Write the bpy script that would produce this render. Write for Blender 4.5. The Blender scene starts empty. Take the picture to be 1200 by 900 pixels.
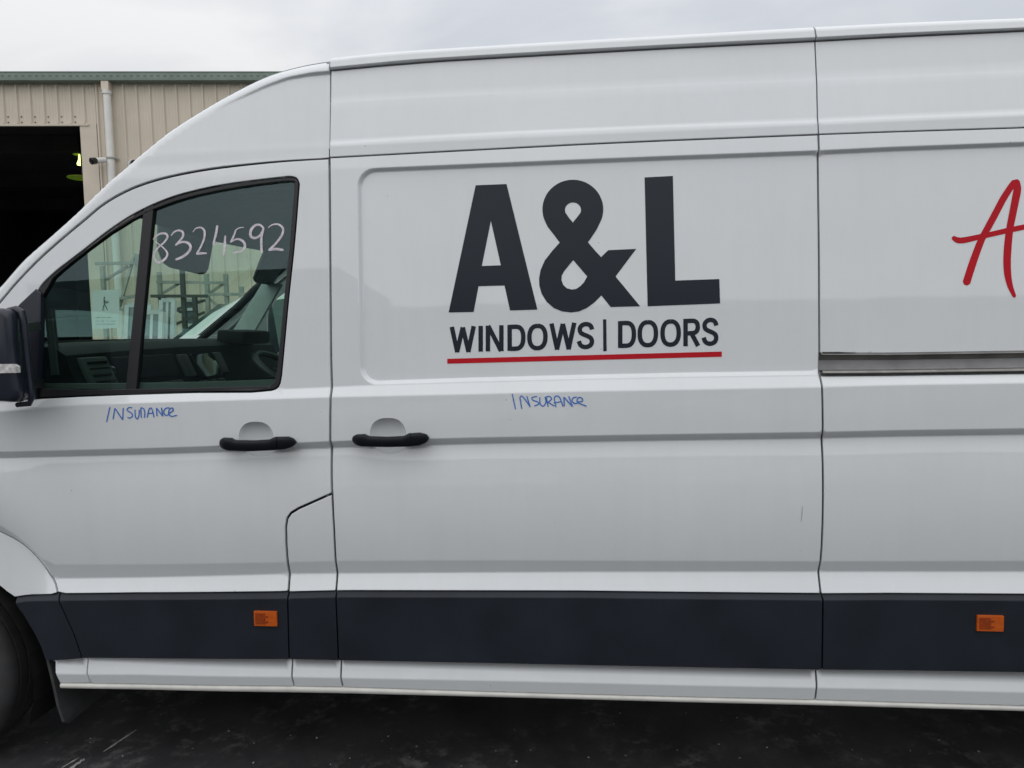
import bpy, bmesh, math, random
import numpy as np
from mathutils import Vector, Matrix
from mathutils.geometry import delaunay_2d_cdt

random.seed(7)
R = math.radians
SC = bpy.context.scene
COL = SC.collection

# ------------------------------------------------------------------ camera
FPX = 850.0                                   # focal length, pixels of a 1200 px wide picture
CAM = np.array([0.0, -2.30, 1.55])
YAW, PITCH, ROLL = R(5.7), R(4.2), 0.0187
f_ = np.array([-math.sin(YAW)*math.cos(PITCH), math.cos(YAW)*math.cos(PITCH), -math.sin(PITCH)])
r0 = np.array([math.cos(YAW), math.sin(YAW), 0.0])
u0 = np.cross(r0, f_)
r_ = r0*math.cos(ROLL) - u0*math.sin(ROLL)
u_ = u0*math.cos(ROLL) + r0*math.sin(ROLL)
cd = bpy.data.cameras.new('camera')
cam = bpy.data.objects.new('camera', cd)
COL.objects.link(cam)
cd.sensor_width = 36.0
cd.lens = FPX*36.0/1200.0
cd.clip_start = 0.05
cd.clip_end = 2000.0
M = Matrix.Identity(4)
for i in range(3):
    M[i][0], M[i][1], M[i][2], M[i][3] = r_[i], u_[i], -f_[i], CAM[i]
cam.matrix_world = M
SC.camera = cam

# ------------------------------------------------------------------ sky, sun, exposure
SKYX = 3.1
SUN_EL, SUN_AZ = R(42), R(192)                # azimuth clockwise from +Y: the sun stands behind the camera
W = bpy.data.worlds.new('World')
SC.world = W
W.use_nodes = True
wn, wl = W.node_tree.nodes, W.node_tree.links
wn.clear()
wout = wn.new('ShaderNodeOutputWorld'); bg = wn.new('ShaderNodeBackground')
sky = wn.new('ShaderNodeTexSky'); sky.sky_type = 'NISHITA'; sky.sun_disc = False
sky.sun_elevation = SUN_EL; sky.sun_rotation = SUN_AZ
tc = wn.new('ShaderNodeTexCoord')
sep = wn.new('ShaderNodeSeparateXYZ'); wl.new(tc.outputs['Generated'], sep.inputs[0])
mp = wn.new('ShaderNodeMapping'); mp.inputs['Scale'].default_value = (1, 1, 2.2)
wl.new(tc.outputs['Generated'], mp.inputs[0])
nz = wn.new('ShaderNodeTexNoise'); nz.inputs['Scale'].default_value = 2.3; nz.inputs['Detail'].default_value = 5
nz.inputs['Roughness'].default_value = 0.5; nz.inputs['Distortion'].default_value = 0.4
mp.inputs['Location'].default_value = (SKYX, 0.3, 0.2)
wl.new(mp.outputs[0], nz.inputs['Vector'])
cr = wn.new('ShaderNodeValToRGB')
cr.color_ramp.elements[0].position = 0.36; cr.color_ramp.elements[0].color = (0.70, 0.735, 0.79, 1)
cr.color_ramp.elements[1].position = 0.64; cr.color_ramp.elements[1].color = (1.0, 1.0, 1.0, 1)
wl.new(nz.outputs['Fac'], cr.inputs[0])
mx0 = wn.new('ShaderNodeMath'); mx0.operation = 'MAXIMUM'; mx0.inputs[1].default_value = 0.0
wl.new(sep.outputs['Z'], mx0.inputs[0])
ma = wn.new('ShaderNodeMath'); ma.operation = 'MULTIPLY_ADD'   # overcast sky: brighter towards the zenith
ma.inputs[1].default_value = 8.0; ma.inputs[2].default_value = 6.0
wl.new(mx0.outputs[0], ma.inputs[0])
vm = wn.new('ShaderNodeVectorMath'); vm.operation = 'SCALE'
wl.new(cr.outputs[0], vm.inputs[0]); wl.new(ma.outputs[0], vm.inputs['Scale'])
mxs = wn.new('ShaderNodeMix'); mxs.data_type = 'RGBA'; mxs.inputs[0].default_value = 0.93
wl.new(sky.outputs[0], mxs.inputs[6]); wl.new(vm.outputs[0], mxs.inputs[7])
wl.new(mxs.outputs[2], bg.inputs[0]); bg.inputs[1].default_value = 0.1
wl.new(bg.outputs[0], wout.inputs[0])
sl = bpy.data.lights.new('sun', 'SUN'); sl.energy = 0.75; sl.angle = R(100); sl.color = (1.0, 0.97, 0.93)
so = bpy.data.objects.new('sun', sl); COL.objects.link(so)
sdir = Vector((math.sin(SUN_AZ)*math.cos(SUN_EL), math.cos(SUN_AZ)*math.cos(SUN_EL), math.sin(SUN_EL)))
so.rotation_euler = sdir.to_track_quat('Z', 'Y').to_euler()
so.location = (0, -8, 12)
SC.view_settings.view_transform = 'Standard'
SC.view_settings.look = 'None'
SC.view_settings.exposure = 0.08
SC.view_settings.gamma = 1.0
SC.cycles.max_bounces = 10
SC.cycles.transparent_max_bounces = 16

# ------------------------------------------------------------------ materials
def nodes(m):
    m.use_nodes = True
    nt = m.node_tree
    return nt.nodes, nt.links, nt.nodes['Principled BSDF']

def mat(name, col, rough=0.5, metal=0.0, var=0.0, scale=20, bump=0.0, bscale=200, coat=0.0, spec=0.5, emit=None, estr=0, detail=4):
    m = bpy.data.materials.new(name)
    n, l, p = nodes(m)
    p.inputs['Base Color'].default_value = (*col, 1)
    p.inputs['Roughness'].default_value = rough
    p.inputs['Metallic'].default_value = metal
    p.inputs['Coat Weight'].default_value = coat
    p.inputs['Coat Roughness'].default_value = 0.03
    p.inputs['Specular IOR Level'].default_value = spec
    tco = n.new('ShaderNodeTexCoord')
    if var > 0:
        t = n.new('ShaderNodeTexNoise'); t.inputs['Scale'].default_value = scale; t.inputs['Detail'].default_value = detail
        l.new(tco.outputs['Object'], t.inputs['Vector'])
        c = n.new('ShaderNodeValToRGB')
        c.color_ramp.elements[0].position = 0.3; c.color_ramp.elements[1].position = 0.7
        c.color_ramp.elements[0].color = (*[v*(1-var) for v in col], 1)
        c.color_ramp.elements[1].color = (*[min(1, v*(1+var)) for v in col], 1)
        l.new(t.outputs['Fac'], c.inputs[0]); l.new(c.outputs[0], p.inputs['Base Color'])
    if bump > 0:
        t2 = n.new('ShaderNodeTexNoise'); t2.inputs['Scale'].default_value = bscale; t2.inputs['Detail'].default_value = 3
        l.new(tco.outputs['Object'], t2.inputs['Vector'])
        b = n.new('ShaderNodeBump'); b.inputs['Strength'].default_value = bump; b.inputs['Distance'].default_value = 0.002
        l.new(t2.outputs['Fac'], b.inputs['Height']); l.new(b.outputs[0], p.inputs['Normal'])
    if emit:
        p.inputs['Emission Color'].default_value = (*emit, 1); p.inputs['Emission Strength'].default_value = estr
    return m

def paint_mat():
    m = bpy.data.materials.new('white_paint')
    n, l, p = nodes(m)
    tco = n.new('ShaderNodeTexCoord')
    # thin road film: soft cloudy variation, dust specks, a little more near the sill
    t = n.new('ShaderNodeTexNoise'); t.inputs['Scale'].default_value = 3.0; t.inputs['Detail'].default_value = 6; t.inputs['Roughness'].default_value = 0.6
    l.new(tco.outputs['Object'], t.inputs['Vector'])
    c = n.new('ShaderNodeValToRGB')
    c.color_ramp.elements[0].position = 0.3; c.color_ramp.elements[1].position = 0.7
    c.color_ramp.elements[0].color = (0.72, 0.745, 0.757, 1); c.color_ramp.elements[1].color = (0.75, 0.775, 0.792, 1)
    l.new(t.outputs['Fac'], c.inputs[0])
    mpp = n.new('ShaderNodeMapping'); mpp.inputs['Scale'].default_value = (14, 14, 0.9); l.new(tco.outputs['Object'], mpp.inputs[0])
    ts = n.new('ShaderNodeTexNoise'); ts.inputs['Scale'].default_value = 2.0; ts.inputs['Detail'].default_value = 5; l.new(mpp.outputs[0], ts.inputs['Vector'])
    cs = n.new('ShaderNodeValToRGB'); cs.color_ramp.elements[0].position = 0.42; cs.color_ramp.elements[1].position = 0.70
    cs.color_ramp.elements[0].color = (1, 1, 1, 1); cs.color_ramp.elements[1].color = (0.986, 0.985, 0.98, 1); l.new(ts.outputs['Fac'], cs.inputs[0])
    ms = n.new('ShaderNodeMix'); ms.data_type = 'RGBA'; ms.blend_type = 'MULTIPLY'; ms.inputs[0].default_value = 1.0
    l.new(c.outputs[0], ms.inputs[6]); l.new(cs.outputs[0], ms.inputs[7])
    v = n.new('ShaderNodeTexVoronoi'); v.inputs['Scale'].default_value = 13.0
    l.new(tco.outputs['Object'], v.inputs['Vector'])
    lt = n.new('ShaderNodeMath'); lt.operation = 'LESS_THAN'; lt.inputs[1].default_value = 0.035
    l.new(v.outputs['Distance'], lt.inputs[0])
    sv = n.new('ShaderNodeSeparateColor'); l.new(v.outputs['Color'], sv.inputs[0])
    gt = n.new('ShaderNodeMath'); gt.operation = 'GREATER_THAN'; gt.inputs[1].default_value = 0.72
    l.new(sv.outputs[0], gt.inputs[0])
    mu = n.new('ShaderNodeMath'); mu.operation = 'MULTIPLY'
    l.new(lt.outputs[0], mu.inputs[0]); l.new(gt.outputs[0], mu.inputs[1])
    mu2 = n.new('ShaderNodeMath'); mu2.operation = 'MULTIPLY'; mu2.inputs[1].default_value = 0.4
    l.new(mu.outputs[0], mu2.inputs[0])
    mx = n.new('ShaderNodeMix'); mx.data_type = 'RGBA'
    l.new(mu2.outputs[0], mx.inputs[0]); l.new(ms.outputs[2], mx.inputs[6]); mx.inputs[7].default_value = (0.25, 0.23, 0.2, 1)
    l.new(mx.outputs[2], p.inputs['Base Color'])
    p.inputs['Roughness'].default_value = 0.45
    p.inputs['Specular IOR Level'].default_value = 0.2
    p.inputs['Coat Weight'].default_value = 1.0
    p.inputs['Coat Roughness'].default_value = 0.03
    p.inputs['Coat IOR'].default_value = 1.6
    t2 = n.new('ShaderNodeTexNoise'); t2.inputs['Scale'].default_value = 2.2; t2.inputs['Detail'].default_value = 2
    l.new(tco.outputs['Object'], t2.inputs['Vector'])
    b = n.new('ShaderNodeBump'); b.inputs['Strength'].default_value = 0.22; b.inputs['Distance'].default_value = 0.004
    l.new(t2.outputs['Fac'], b.inputs['Height']); l.new(b.outputs[0], p.inputs['Coat Normal'])
    return m

def glass_mat(name, tint, f0=0.08):
    m = bpy.data.materials.new(name)
    m.use_nodes = True
    n, l = m.node_tree.nodes, m.node_tree.links
    n.clear()
    o = n.new('ShaderNodeOutputMaterial'); tr = n.new('ShaderNodeBsdfTransparent'); gl = n.new('ShaderNodeBsdfGlossy')
    tr.inputs[0].default_value = (*tint, 1); gl.inputs['Roughness'].default_value = 0.01; gl.inputs[0].default_value = (0.72, 0.95, 1.0, 1)
    lw = n.new('ShaderNodeLayerWeight'); lw.inputs['Blend'].default_value = 0.5
    pw = n.new('ShaderNodeMath'); pw.operation = 'POWER'; pw.inputs[1].default_value = 5
    l.new(lw.outputs['Facing'], pw.inputs[0])
    ad = n.new('ShaderNodeMath'); ad.operation = 'MULTIPLY_ADD'; ad.inputs[1].default_value = 1-f0; ad.inputs[2].default_value = f0
    l.new(pw.outputs[0], ad.inputs[0])
    mx = n.new('ShaderNodeMixShader')
    l.new(ad.outputs[0], mx.inputs[0]); l.new(tr.outputs[0], mx.inputs[1]); l.new(gl.outputs[0], mx.inputs[2])
    l.new(mx.outputs[0], o.inputs[0])
    return m

def asphalt_mat():
    m = bpy.data.materials.new('asphalt')
    n, l, p = nodes(m)
    tco = n.new('ShaderNodeTexCoord')
    def noise(s, d=4, rgh=0.6):
        t = n.new('ShaderNodeTexNoise'); t.inputs['Scale'].default_value = s; t.inputs['Detail'].default_value = d; t.inputs['Roughness'].default_value = rgh
        l.new(tco.outputs['Object'], t.inputs['Vector']); return t
    def ramp(src, p0, c0, p1, c1):
        c = n.new('ShaderNodeValToRGB'); c.color_ramp.elements[0].position = p0; c.color_ramp.elements[1].position = p1
        c.color_ramp.elements[0].color = (*c0, 1); c.color_ramp.elements[1].color = (*c1, 1)
        l.new(src, c.inputs[0]); return c
    a = ramp(noise(3.5, 6).outputs['Fac'], 0.35, (0.016, 0.017, 0.018), 0.7, (0.045, 0.046, 0.047))
    d = ramp(noise(15, 6, 0.65).outputs['Fac'], 0.50, (0, 0, 0), 0.72, (1, 1, 1))       # pale dusty patches
    mk = ramp(noise(2.6, 3).outputs['Fac'], 0.42, (0, 0, 0), 0.62, (1, 1, 1))
    mu = n.new('ShaderNodeMix'); mu.data_type = 'RGBA'; mu.blend_type = 'MULTIPLY'; mu.inputs[0].default_value = 1
    l.new(d.outputs[0], mu.inputs[6]); l.new(mk.outputs[0], mu.inputs[7])
    mx = n.new('ShaderNodeMix'); mx.data_type = 'RGBA'
    l.new(mu.outputs[2], mx.inputs[0]); l.new(a.outputs[0], mx.inputs[6]); mx.inputs[7].default_value = (0.15, 0.15, 0.148, 1)
    v = n.new('ShaderNodeTexVoronoi'); v.inputs['Scale'].default_value = 24; l.new(tco.outputs['Object'], v.inputs['Vector'])
    sp = ramp(v.outputs['Distance'], 0.04, (1, 1, 1), 0.09, (0, 0, 0))
    sc_ = n.new('ShaderNodeSeparateColor'); l.new(v.outputs['Color'], sc_.inputs[0])
    gt = n.new('ShaderNodeMath'); gt.operation = 'GREATER_THAN'; gt.inputs[1].default_value = 0.95; l.new(sc_.outputs[0], gt.inputs[0])
    m2 = n.new('ShaderNodeMath'); m2.operation = 'MULTIPLY'; l.new(sp.outputs[0], m2.inputs[0]); l.new(gt.outputs[0], m2.inputs[1])
    mx2 = n.new('ShaderNodeMix'); mx2.data_type = 'RGBA'
    l.new(m2.outputs[0], mx2.inputs[0]); l.new(mx.outputs[2], mx2.inputs[6]); mx2.inputs[7].default_value = (0.35, 0.34, 0.31, 1)
    l.new(mx2.outputs[2], p.inputs['Base Color'])
    p.inputs['Roughness'].default_value = 0.75
    g = noise(260, 2)
    b = n.new('ShaderNodeBump'); b.inputs['Strength'].default_value = 0.5; b.inputs['Distance'].default_value = 0.004
    l.new(g.outputs['Fac'], b.inputs['Height']); l.new(b.outputs[0], p.inputs['Normal'])
    return m

PAINT = paint_mat()
BLACKP = mat('textured_black_plastic', (0.0135, 0.018, 0.026), 0.5, var=0.30, scale=5, detail=9, bump=0.25, bscale=900, spec=0.35)
RUBBER = mat('black_rubber', (0.012, 0.012, 0.014), 0.45)
SHELL = mat('seam_sealer', (0.30, 0.30, 0.31), 0.6, var=0.15, scale=15)
GLASS = glass_mat('tinted_glass', (0.72, 0.92, 0.82), 0.062)
WSGLASS = glass_mat('windscreen_glass', (0.86, 0.97, 0.92), 0.06)
SLATE = mat('slate_vinyl', (0.012, 0.0185, 0.028), 0.28, var=0.06, scale=4, spec=0.28)
REDV = mat('red_vinyl', (0.50, 0.006, 0.016), 0.45, var=0.05, scale=5, spec=0.2)
CHALK = mat('white_marker', (0.66, 0.61, 0.67), 0.8, var=0.25, scale=120)
BLUEINK = mat('blue_ink', (0.04, 0.17, 0.55), 0.6, var=0.3, scale=160)
ORANGE = mat('amber_lens', (0.55, 0.10, 0.008), 0.15, var=0.12, scale=90, coat=0.6)
ORANGED = mat('amber_lens_deep', (0.30, 0.045, 0.005), 0.2, var=0.2, scale=120, coat=0.5)
MIRRORP = mat('mirror_plastic', (0.014, 0.018, 0.030), 0.32, var=0.1, scale=6, bump=0.1, bscale=700)
CLEAR = mat('indicator_lens', (0.62, 0.61, 0.60), 0.12, var=0.35, scale=70, coat=0.8)
STEEL = mat('rail_steel', (0.30, 0.29, 0.27), 0.34, metal=0.9, var=0.18, scale=18)
STEELD = mat('rail_steel_dirty', (0.17, 0.165, 0.16), 0.5, metal=0.4, var=0.25, scale=14)
TYRE = mat('tyre_rubber', (0.042, 0.043, 0.043), 0.8, var=0.25, scale=10, bump=0.3, bscale=160)
RIM = mat('wheel_steel', (0.35, 0.36, 0.37), 0.4, metal=0.6, var=0.1, scale=12)
UNDER = mat('underbody', (0.006, 0.006, 0.006), 0.8, var=0.3, scale=6)
TRIM = mat('cab_trim', (0.013, 0.015, 0.017), 0.7, var=0.2, scale=8, bump=0.2, bscale=600, spec=0.15)
TRIMG = mat('cab_trim_grey', (0.050, 0.056, 0.058), 0.6, var=0.15, scale=8)
LINER = mat('headliner', (0.13, 0.15, 0.155), 0.9, var=0.1, scale=30)
PILLAR = mat('pale_pillar_trim', (0.46, 0.52, 0.52), 0.6, var=0.08, scale=12)
SCREEN = mat('dash_screen', (0.01, 0.012, 0.014), 0.1)
PAPER = mat('white_paper', (0.55, 0.58, 0.57), 0.8, var=0.03, scale=20)
INK = mat('black_ink', (0.02, 0.02, 0.02), 0.7)
DIRT = mat('rust_dirt', (0.16, 0.08, 0.04), 0.9, var=0.4, scale=60)
SCR = mat('grey_scratch', (0.32, 0.33, 0.35), 0.7)
LIGHTSCR = mat('pale_scuff', (0.34, 0.34, 0.33), 0.9, var=0.4, scale=90)
CREAM = mat('cream_cladding', (0.635, 0.565, 0.465), 0.55, var=0.07, scale=1.6, detail=8)
CREAM2 = mat('cream_flashing', (0.64, 0.565, 0.465), 0.55, var=0.06, scale=3)
GREENM = mat('green_gutter', (0.165, 0.215, 0.180), 0.5, var=0.10, scale=5)
GREEND = mat('shadow_and_screw_dark', (0.04, 0.055, 0.055), 0.7)  # dark tone for the painted shade under the gutter, also the screw heads
PVC = mat('white_pvc', (0.76, 0.75, 0.71), 0.4, var=0.05, scale=8)
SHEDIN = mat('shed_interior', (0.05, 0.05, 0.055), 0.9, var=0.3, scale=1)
CONC = mat('concrete_slab', (0.25, 0.245, 0.235), 0.85, var=0.2, scale=2, detail=8)
WHITEP = mat('white_plastic', (0.70, 0.70, 0.68), 0.45, var=0.04, scale=20)
BLKGLOSS = mat('black_gloss', (0.012, 0.012, 0.013), 0.2)
LIME = mat('lime_shade', (0.30, 0.42, 0.06), 0.5, var=0.1, scale=10, emit=(0.45, 0.75, 0.05), estr=0.06)
BULB = mat('lit_bulb', (0.9, 0.95, 0.6), 0.3, emit=(0.80, 1.0, 0.25), estr=2.6)
GALV = mat('galvanised_steel', (0.33, 0.34, 0.31), 0.55, metal=0.3, var=0.2, scale=9)
GALVD = mat('dark_steel', (0.06, 0.065, 0.06), 0.6, metal=0.2, var=0.2, scale=9)
CARW = mat('white_car_paint', (0.72, 0.74, 0.74), 0.3, coat=0.8, var=0.03, scale=3)
CARS = mat('silver_car_paint', (0.38, 0.43, 0.44), 0.3, coat=0.8, metal=0.3, var=0.03, scale=3)
CARGL = mat('dark_car_glass', (0.03, 0.05, 0.05), 0.05, coat=0.6)
REDL = mat('red_lens', (0.4, 0.01, 0.01), 0.2, coat=0.5)
ALU = mat('white_aluminium', (0.50, 0.52, 0.53), 0.4, var=0.05, scale=10)
PANE = mat('pane_glass', (0.10, 0.13, 0.14), 0.04, coat=0.8)
LEAF = mat('leaf_green', (0.05, 0.075, 0.03), 0.7, var=0.4, scale=5)
BARK = mat('bark', (0.10, 0.075, 0.055), 0.9, var=0.3, scale=12)
GREYCL = mat('grey_cladding', (0.17, 0.175, 0.18), 0.6, var=0.08, scale=1.5)
ASPH = asphalt_mat()

# ------------------------------------------------------------------ object helpers
def tag(o, label=None, cat=None, group=None, kind=None):
    for k, v in (('label', label), ('category', cat), ('group', group), ('kind', kind)):
        if v: o[k] = v
    return o

def root(name, loc, label, cat, group=None):
    o = bpy.data.objects.new(name, None); COL.objects.link(o)
    o.location = loc; o.empty_display_size = 0.2
    return tag(o, label, cat, group)

def origin(o):
    v = Vector((0, 0, 0))
    while o is not None:
        v += Vector(o.location); o = o.parent
    return v

def link(name, me, m, parent=None):
    o = bpy.data.objects.new(name, me); COL.objects.link(o)
    if m is not None: me.materials.append(m)
    if parent is not None: o.parent = parent
    return o

def mesh(name, verts, faces, m, parent=None, smooth=False):
    off = origin(parent) if parent else Vector((0, 0, 0))
    me = bpy.data.meshes.new(name)
    me.from_pydata([tuple(Vector(v)-off) for v in verts], [], [tuple(f) for f in faces])
    me.update()
    if smooth:
        for p in me.polygons: p.use_smooth = True
    return link(name, me, m, parent)

class MB:
    """collects boxes, tubes and lathes (world coordinates) and links them as one mesh"""
    def __init__(s): s.v = []; s.f = []
    def add(s, v, f):
        b = len(s.v); s.v += [tuple(x) for x in v]; s.f += [tuple(i+b for i in q) for q in f]; return s
    def frame_box(s, c, ax, ay, az, bev=0.0):
        c, ax, ay, az = [np.array(q, float) for q in (c, ax, ay, az)]
        if bev <= 0:
            v = [c+i*ax+j*ay+k*az for k in (-1, 1) for j in (-1, 1) for i in (-1, 1)]
            return s.add(v, [(0, 2, 3, 1), (4, 5, 7, 6), (0, 1, 5, 4), (2, 6, 7, 3), (0, 4, 6, 2), (1, 3, 7, 5)])
        bm = bmesh.new(); bmesh.ops.create_cube(bm, size=2.0)
        for q in bm.verts: q.co = Vector(c+q.co.x*ax+q.co.y*ay+q.co.z*az)
        bmesh.ops.bevel(bm, geom=bm.edges[:], offset=bev, segments=2, affect='EDGES', profile=0.6)
        bm.verts.index_update()
        s.add([q.co[:] for q in bm.verts], [[q.index for q in f.verts] for f in bm.faces]); bm.free(); return s
    def box(s, x0, x1, y0, y1, z0, z1, bev=0.0):
        return s.frame_box(((x0+x1)/2, (y0+y1)/2, (z0+z1)/2), ((x1-x0)/2, 0, 0), (0, (y1-y0)/2, 0), (0, 0, (z1-z0)/2), bev)
    def bar(s, a, b, w, h=None):
        a, b = np.array(a, float), np.array(b, float); d = b-a; L = np.linalg.norm(d); d = d/L
        up = np.array([0, 0, 1.0]) if abs(d[2]) < 0.9 else np.array([1.0, 0, 0])
        x = np.cross(up, d); x /= np.linalg.norm(x); y = np.cross(d, x)
        return s.frame_box((a+b)/2, x*w/2, y*(h or w)/2, d*L/2)
    def tube(s, pts, r, n=10, cap=True):
        pts = [np.array(p, float) for p in pts]
        rr = r if hasattr(r, '__len__') else [r]*len(pts)
        b = len(s.v); prev = None
        for i, p in enumerate(pts):
            d = pts[min(i+1, len(pts)-1)]-pts[max(i-1, 0)]; d = d/(np.linalg.norm(d)+1e-12)
            if prev is None:
                up = np.array([0, 0, 1.0]) if abs(d[2]) < 0.9 else np.array([1.0, 0, 0])
                x = np.cross(up, d)
            else: x = prev-d*np.dot(prev, d)
            x = x/np.linalg.norm(x); prev = x; y = np.cross(d, x)
            for k in range(n):
                a = 2*math.pi*k/n; s.v.append(tuple(p+rr[i]*(math.cos(a)*x+math.sin(a)*y)))
        for i in range(len(pts)-1):
            for k in range(n):
                s.f.append((b+i*n+k, b+i*n+(k+1) % n, b+(i+1)*n+(k+1) % n, b+(i+1)*n+k))
        if cap:
            s.f.append(tuple(b+k for k in range(n))[::-1]); s.f.append(tuple(b+(len(pts)-1)*n+k for k in range(n)))
        return s
    def lathe(s, c, axis, prof, n=48):
        """prof: (radius, distance along axis)"""
        c, d = np.array(c, float), np.array(axis, float); d = d/np.linalg.norm(d)
        up = np.array([0, 0, 1.0]) if abs(d[2]) < 0.9 else np.array([1.0, 0, 0])
        x = np.cross(up, d); x /= np.linalg.norm(x); y = np.cross(d, x); b = len(s.v)
        for rr, t in prof:
            for k in range(n):
                a = 2*math.pi*k/n; s.v.append(tuple(c+d*t+rr*(math.cos(a)*x+math.sin(a)*y)))
        for i in range(len(prof)-1):
            for k in range(n):
                s.f.append((b+i*n+k, b+i*n+(k+1) % n, b+(i+1)*n+(k+1) % n, b+(i+1)*n+k))
        return s
    def build(s, name, m, parent=None, smooth=False, angle=35):
        o = mesh(name, s.v, s.f, m, parent)
        bm = bmesh.new(); bm.from_mesh(o.data); bmesh.ops.recalc_face_normals(bm, faces=bm.faces[:]); bm.to_mesh(o.data); bm.free()
        if smooth:
            o.data.polygons.foreach_set('use_smooth', [True]*len(o.data.polygons))
            o.data.set_sharp_from_angle(angle=R(angle))
        return o

# ------------------------------------------------------------------ pixel rays and the van's side surface
def ray(px, py): return f_+r_*((px-600.0)/FPX)+u_*((450.0-py)/FPX)

XB = -0.83
def plan(x):
    x = np.asarray(x, float)
    a = np.clip(-0.95-x, 0, None); b = np.clip(-2.35-x, 0, None)
    return 0.040*(a/1.15)**2 + 0.42*(b/0.8)**2.2

def hit(px, py, ins=0.0):
    d = ray(px, py); y = ins
    for _ in range(8):
        t = (y-CAM[1])/d[1]; x = CAM[0]+t*d[0]; y = float(plan(x))+ins
    return (x, CAM[2]+t*d[2])
def smooth(pts, n=5):
    P = np.array(pts, float); out = []
    for i in range(len(P)-1):
        p0, p1, p2, p3 = P[max(i-1, 0)], P[i], P[i+1], P[min(i+2, len(P)-1)]
        t1 = np.linalg.norm(p1-p0)**0.5+1e-9; t2 = np.linalg.norm(p2-p1)**0.5+1e-9; t3 = np.linalg.norm(p3-p2)**0.5+1e-9
        m1 = (p2-p1)+t2*((p1-p0)/t1-(p2-p0)/(t1+t2)) if i > 0 else p2-p1
        m2 = (p2-p1)+t2*((p3-p2)/t3-(p3-p1)/(t2+t3)) if i < len(P)-2 else p2-p1
        for k in range(n):
            t = k/n; out.append((2*t**3-3*t*t+1)*p1+(t**3-2*t*t+t)*m1+(-2*t**3+3*t*t)*p2+(t**3-t*t)*m2)
    out.append(P[-1]); return [tuple(p) for p in out]
def hits(pts, ins=0.0): return np.array([hit(a, b, ins) for a, b in pts])
def at_y(px, py, y):
    d = ray(px, py); t = (y-CAM[1])/d[1]; return CAM+t*d

PX = {}
PX['R0'] = [(387, 68.3), (450, 61.5), (520, 57), (600, 52), (700, 46.5), (800, 41), (900, 35), (953, 32), (1040, 27.5), (1200, 21.5)]
PX['R1'] = [(387, 79.5), (480, 70.5), (560, 65.5), (680, 58.5), (780, 53), (953, 44.5), (1040, 40), (1200, 33)]
PX['R1b'] = [(387, 83), (450, 77), (513, 72), (600, 67), (680, 62.5), (780, 57), (953, 48.5), (1040, 43.7), (1200, 36.5)]
PX['R2'] = [(387, 119), (500, 112.5), (600, 108), (780, 100), (957, 93), (1040, 90), (1200, 83)]
PX['R3'] = [(387, 168), (480, 162), (600, 155.5), (780, 148), (957, 142), (1040, 138), (1200, 132)]
PX['R4'] = [(387, 184.5), (480, 179.5), (560, 175.3), (680, 169), (780, 164.5), (957, 157.5), (1040, 154.5), (1200, 149.5)]
PX['R5'] = [(387, 198), (430, 196.5), (560, 191), (680, 186), (780, 182), (957, 175.5), (1040, 171.5), (1200, 165.5)]
PX['R6'] = [(0, 472), (40, 467.5), (100, 463), (230, 459.5), (330, 456.5), (388, 454), (430, 452), (560, 448), (680, 445), (800, 442.5), (957, 440.3), (1040, 439.3), (1200, 437)]
PX['R7'] = [(0, 482), (40, 478), (100, 474), (230, 470), (330, 467), (388, 465.2), (430, 464.3), (560, 461.5), (680, 458.5), (800, 456.5), (957, 453.5), (1040, 451), (1200, 448.5)]
PX['R8'] = [(0, 530), (100, 527.5), (200, 525), (345, 519.5), (388, 517.6), (560, 513.3), (760, 509.8), (957, 507), (1040, 505), (1200, 502.7)]
PX['R9'] = [(0, 537), (100, 534.3), (200, 531.5), (345, 526.2), (388, 524.6), (560, 520), (760, 516.5), (957, 513.6), (1040, 511.5), (1200, 509)]
PX['R10'] = [(-220, 600), (-120, 572), (-60, 584)]+smooth([(0, 614.5), (20, 627.5), (40, 644), (54, 658), (64, 661)])+[ (160, 661), (336, 658.5), (400, 657), (560, 656.3), (800, 657), (957, 657.5), (1200, 657)]
PX['R11'] = [(-220, 610), (-120, 580), (-60, 592)]+smooth([(0, 623.0), (25, 636.5), (45, 655), (56, 669.5), (62, 676.5), (68, 677.5)])+[ (160, 676.5), (336, 672), (400, 671.5), (676, 669.8), (957, 669.5), (1200, 669.5)]
PX['R12'] = [(0, 703), (18, 700), (35, 697.5), (68, 697), (160, 696), (336, 694.5), (400, 693), (676, 693.5), (800, 695), (957, 696.5), (1040, 696), (1200, 697)]
PX['R13'] = [(a, b+6.2) for a, b in PX['R12']]
PX['R14'] = [(40, 773), (60, 774), (80, 773), (100, 771), (160, 771.5), (336, 772.5), (400, 774), (560, 777), (676, 779.5), (800, 782), (957, 785), (1040, 785.7), (1200, 788)]
PX['R15'] = [(60, 789), (103, 790), (160, 790), (343, 793), (400, 794), (560, 797), (676, 799.5), (800, 802.5), (957, 805.5), (1040, 807), (1200, 811)]
PX['R16'] = [(60, 799.5), (160, 801), (343, 803.5), (400, 804.5), (560, 809.5), (676, 812.8), (800, 816), (957, 819.5), (1040, 822), (1200, 826.5)]
PX['R17'] = [(60, 805.8), (160, 807.5), (343, 811), (400, 812), (560, 816), (676, 819), (800, 822.5), (957, 826), (1040, 828.5), (1200, 833)]
INS = dict(R0=0.165, R1=0.116, R1b=0.130, R2=0.111, R3=0.084, R4=0.078, R5=0.070, R6=0.024, R7=0.004, R8=0.000, R9=0.020,
           R10=0.016, R11=0.030, R12=0.006, R13=0.000, R14=0.003, R15=0.004, R16=0.017, R17=0.016)
ROWXZ = {k: hits(v, INS[k]) for k, v in PX.items()}
def zrow(k, x): return np.interp(x, ROWXZ[k][:, 0], ROWXZ[k][:, 1])
ZB = {k: float(zrow(k, XB)) for k in PX}

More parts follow.
